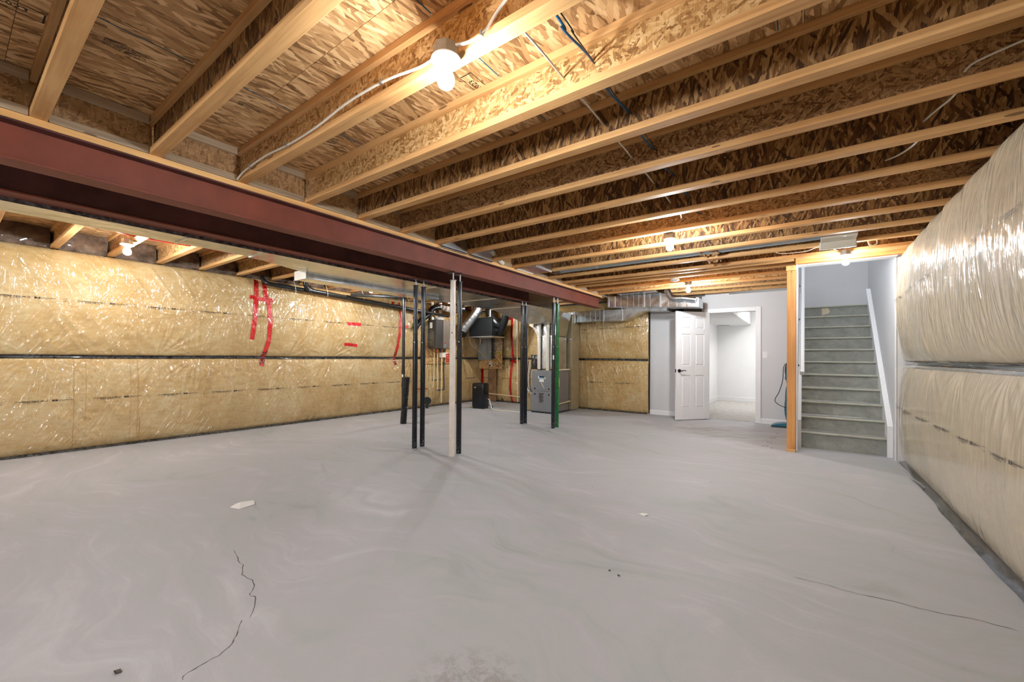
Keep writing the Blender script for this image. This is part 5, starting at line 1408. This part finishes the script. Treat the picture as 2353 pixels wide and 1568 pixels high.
for i in range(10):
    z = 1.60 - 0.045 * i; w_ = 0.17 + 0.04 * ((i * 7) % 3)
    hang(M['cable_white'] if i != 8 else M['yellow'], [(-6.555, yb0 - 0.05, z), (-6.50, yb0 - 0.05, z - 0.005), (-6.555 + w_, yb0 - 0.04, z + 0.01), (-6.54 + w_, yb0 - 0.03, z + 0.04), (-6.56 + w_, yb0 - 0.02, z + 0.09)], 0.008, 'branch_cable', ('%s cable looping out of the electrical panel, %s from the top' % ('yellow' if i == 8 else 'white', ('first', 'second', 'third', 'fourth', 'fifth', 'sixth', 'seventh', 'eighth', 'ninth', 'tenth')[i])), 'cable', 'cables looping out of the electrical panel')
MB().box(-6.56, -6.50, yb0 - 0.06, yb0 - 0.005, 1.12, 1.70).build('cable_entry', M['heater_dark'], ep)
hang(M['cable_black'], [(-6.27, 8.32, 2.2), (-6.24, 8.30, 1.9), (-6.20, 8.31, 1.7), (-6.23, 8.32, 1.45), (-6.25, 8.33, 1.15)], 0.012, 'service_cable', 'black service cable drooping right of the electrical panel board', 'cable')
ol = root('wall_outlet', (-6.625, yb0 - 0.01, 0.96), 'white outlet low on the strand board under the electrical panel', 'outlet')
MB().box(-6.665, -6.585, yb0 - 0.03, yb0 - 0.001, 0.91, 1.03).build('plate', M['paint'], ol, bevel=0.003)
MB().box(-6.645, -6.605, yb0 - 0.055, yb0 - 0.03, 0.925, 0.965).build('plug', M['cable_black'], ol)
tag(MB().box(-6.76, -6.49, 8.385, 8.40, 0.02, 0.85).build('stained_plank', M['brown_stain']), 'brown stained board below the electrical panel', 'board')
hang(M['cable_black'], [(-6.625, yb0 - 0.045, 0.93), (-6.65, 8.27, 0.85), (-6.66, 8.25, 0.5), (-6.63, 8.1, 0.10), (-6.3, 7.8, 0.012), (-6.0, 7.6, 0.010), (-5.75, 7.30, 0.010), (-5.72, 7.22, 0.05)], 0.005, 'power_cord', 'thin black cord from the outlet down to the dehumidifier', 'cord')
pvc([(-6.75, 8.36, 0.205), (-5.60, 8.36, 0.175)], 0.014, 'cream pipe running level low on the back wall', M['cream_pipe'], 'level_pipe')
cd = root('white_conduit', (-5.80, 8.33, 1.2), 'thin white upright conduit on the back wall left of the twin posts', 'pipe')
MB().tube([(-5.835, 8.34, 2.3), (-5.80, 8.34, 1.0), (-5.775, 8.34, 0.05)], 0.014, 12).build('pipe', M['pvc'], cd, smooth=True)
for z in (1.55, 0.5): MB().tube([(-5.80, 8.34, z), (-5.80, 8.34, z + 0.05)], 0.02, 12).build('coupling', M['pvc'], cd, smooth=True)
# small round print near the floor
mb = MB()
for v, f in (ring(0, 0, 0.035, 0.022, 20), ring(0, 0, 0.006, 0.006, 8)):
    n = len(mb.v); u = -6.37 + v[:, 0]; z = 0.065 + v[:, 1]; d = disp_back(u, z) + 0.006
    X, Y, Z = P_back(u, z, d); mb.v += list(zip(X.tolist(), Y.tolist(), Z.tolist())); mb.f += [tuple(i + n for i in q) for q in f]
mb.build('printed_disc', M['ink'], wb)

# ------------------------------------------------------------------ dehumidifier
dh = root('dehumidifier', (-5.95, 7.16, 0), 'glossy black dehumidifier standing on the floor by the back wall', 'dehumidifier')
DC = (-5.965, 7.13); DA = 0.10
def dz(mb):
    m_ = Matrix.Rotation(DA, 4, 'Z'); m_.translation = Vector((DC[0], DC[1], 0)); mb.v = [tuple(m_ @ Vector(p)) for p in mb.v]; return mb
def rrect(w_, d_, r_, n=5):
    out = []
    for cx, cy, a0 in ((w_ / 2 - r_, d_ / 2 - r_, 0), (-w_ / 2 + r_, d_ / 2 - r_, 90), (-w_ / 2 + r_, -d_ / 2 + r_, 180), (w_ / 2 - r_, -d_ / 2 + r_, 270)):
        for i in range(n + 1):
            a = math.radians(a0 + 90 * i / n); out.append((cx + r_ * math.cos(a), cy + r_ * math.sin(a)))
    return out
mb = MB(); lv = [(0.03, 0.30, 0.22), (0.045, 0.32, 0.24), (0.53, 0.32, 0.24), (0.56, 0.31, 0.23), (0.572, 0.28, 0.20)]
rings = [[(x_, y_, z) for x_, y_ in rrect(a, b, 0.035)] for z, a, b in lv]
n = len(rings[0])
mb.v = [p for r_ in rings for p in r_]
mb.f = [(j * n + i, j * n + (i + 1) % n, (j + 1) * n + (i + 1) % n, (j + 1) * n + i) for j in range(len(lv) - 1) for i in range(n)] + [tuple(range(n))[::-1], tuple((len(lv) - 1) * n + i for i in range(n))]
dz(mb).build('body', M['black'], dh, smooth=True)
dz(MB().box(-0.125, 0.135, -0.127, -0.118, 0.05, 0.50)).build('front_panel', M['black'], dh, bevel=0.004)
dz(MB().box(-0.14, 0.14, -0.10, 0.10, 0.012, 0.032)).build('plinth', M['cable_black'], dh)
for a in (-0.12, 0.12):
    for b in (-0.08, 0.08):
        dz(MB().cyl((a, b, 0.0), (a, b, 0.014), 0.014, 10)).build('caster', M['cable_black'], dh)
dz(MB().prism([(-0.085, 0.480), (-0.070, 0.480), (-0.062, 0.470), (-0.055, 0.480), (-0.040, 0.480), (-0.062, 0.458)], 'y', -0.131, -0.126)).build('white_mark', M['paper'], dh, label='small white emblem')
dz(MB().box(-0.163, -0.160, 0.0, 0.035, 0.20, 0.26)).build('side_label', M['paper'], dh)
dz(MB().box(-0.161, -0.155, -0.06, 0.06, 0.42, 0.47)).build('carry_grip', M['cable_black'], dh)
hang(M['pvc'], [(-5.80, 7.20, 0.21), (-5.74, 7.18, 0.19), (-5.66, 7.12, 0.10), (-5.55, 7.05, 0.02), (-5.35, 7.0, 0.012), (-5.1, 7.02, 0.012), (-4.8, 7.05, 0.012)], 0.011, 'drain_hose', 'white hose lying on the floor from the dehumidifier to the furnace', 'hose')

# ------------------------------------------------------------------ upright vacuum behind the stud
vc = root('upright_vacuum', (-0.30, 8.42, 0), 'teal and black upright vacuum half hidden behind the wood stud', 'vacuum cleaner')
MB().prism([(-0.46, 0.0), (-0.16, 0.0), (-0.16, 0.075), (-0.22, 0.085), (-0.40, 0.055), (-0.465, 0.03)], 'y', 8.27, 8.50).build('base', M['teal'], vc, bevel=0.01)
MB().box(-0.47, -0.16, 8.265, 8.505, 0.004, 0.022).build('base_trim', M['cable_black'], vc)
MB().tube(smooth_path([(-0.215, 8.40, 0.07), (-0.235, 8.40, 0.22), (-0.23, 8.40, 0.45), (-0.225, 8.39, 0.70)], 6), [0.035, 0.035, 0.035, 0.04, 0.04, 0.045, 0.05, 0.05, 0.055, 0.055, 0.055, 0.055, 0.05, 0.05, 0.05, 0.05, 0.045, 0.04, 0.03], 16).build('body', M['teal'], vc, smooth=True)
MB().tube(smooth_path([(-0.225, 8.39, 0.68), (-0.255, 8.37, 0.85), (-0.265, 8.36, 1.0), (-0.225, 8.36, 1.12), (-0.20, 8.37, 1.10)], 6), 0.018, 12).build('handle', M['cable_black'], vc, smooth=True)
MB().obox((-0.235, 8.37, 0.93), (0.07, 0.09, 0.26), 0, 0, 0.1).build('hose_body', M['teal'], vc, bevel=0.02)
hang(M['cable_black'], [(-0.27, 8.36, 1.08), (-0.30, 8.34, 1.0), (-0.31, 8.34, 0.80), (-0.36, 8.33, 0.60), (-0.42, 8.33, 0.46), (-0.38, 8.33, 0.39), (-0.28, 8.33, 0.34), (-0.21, 8.34, 0.32)], 0.006, 'vacuum_cord', 'thin black cord hanging in a loop beside the teal vacuum', 'cord')

# ------------------------------------------------------------------ odds and ends on the floor
mb = MB(); mb.add([(-3.53, 1.29, 0.002), (-3.44, 1.32, 0.001), (-3.45, 1.43, 0.004), (-3.54, 1.46, 0.008), (-3.52, 1.36, 0.026), (-3.56, 1.34, 0.010)], [(0, 1, 4, 5), (1, 2, 4), (2, 3, 4), (5, 4, 3)])
tag(mb.build('paper_scrap', M['paper']), 'small crumpled white paper scrap on the floor, front left', 'paper')
mb = MB(); mb.add([(-1.00, 3.02, 0.002), (-0.95, 3.0, 0.001), (-0.93, 3.04, 0.01), (-0.98, 3.05, 0.004)], [(0, 1, 2, 3)])
tag(mb.build('paper_scrap', M['paper']), 'tiny white paper speck in the middle of the floor', 'paper')
for (x_, y_, s_, lab) in ((-0.86, 2.12, 0.006, 'tiny dark pebble on the floor, one of two near the middle'), (-0.80, 2.10, 0.006, 'second tiny dark pebble beside the other near the middle'), (-0.905, 1.00, 0.016, 'dark chip of mortar at the bottom of the floor'), (-2.02, 0.39, 0.012, 'dark wood splinter on the floor near the bottom left')):
    rnd = random.Random(int(s_ * 1e4) + int(x_ * 100)); mb = MB()
    mb.v = [(x_ + rnd.uniform(-1, 1) * s_ * 1.6, y_ + rnd.uniform(-1, 1) * s_, z) for z in (0.0005, 0.006) for _ in range(4)]
    mb.f = [(0, 1, 2, 3), (4, 5, 6, 7), (0, 1, 5, 4), (1, 2, 6, 5), (2, 3, 7, 6), (3, 0, 4, 7)]
    tag(mb.build('debris', M['crack']), lab, 'debris')
mb = MB()
for (x_, y_, a) in ((-0.36, 7.55, 0.2), (-0.33, 7.62, 0.4), (-0.40, 7.10, 0.1), (-0.36, 7.12, 0.2), (-0.42, 6.72, 0.3), (-0.38, 6.70, 0.1), (-0.45, 6.38, 0.6), (-0.41, 6.40, 0.5), (-0.35, 6.30, 0.1)):
    mb.obox((x_, y_, 0.0008), (0.012, 0.04, 0.001), a)
mb.build('scuff_marks', M['crack'], floor)
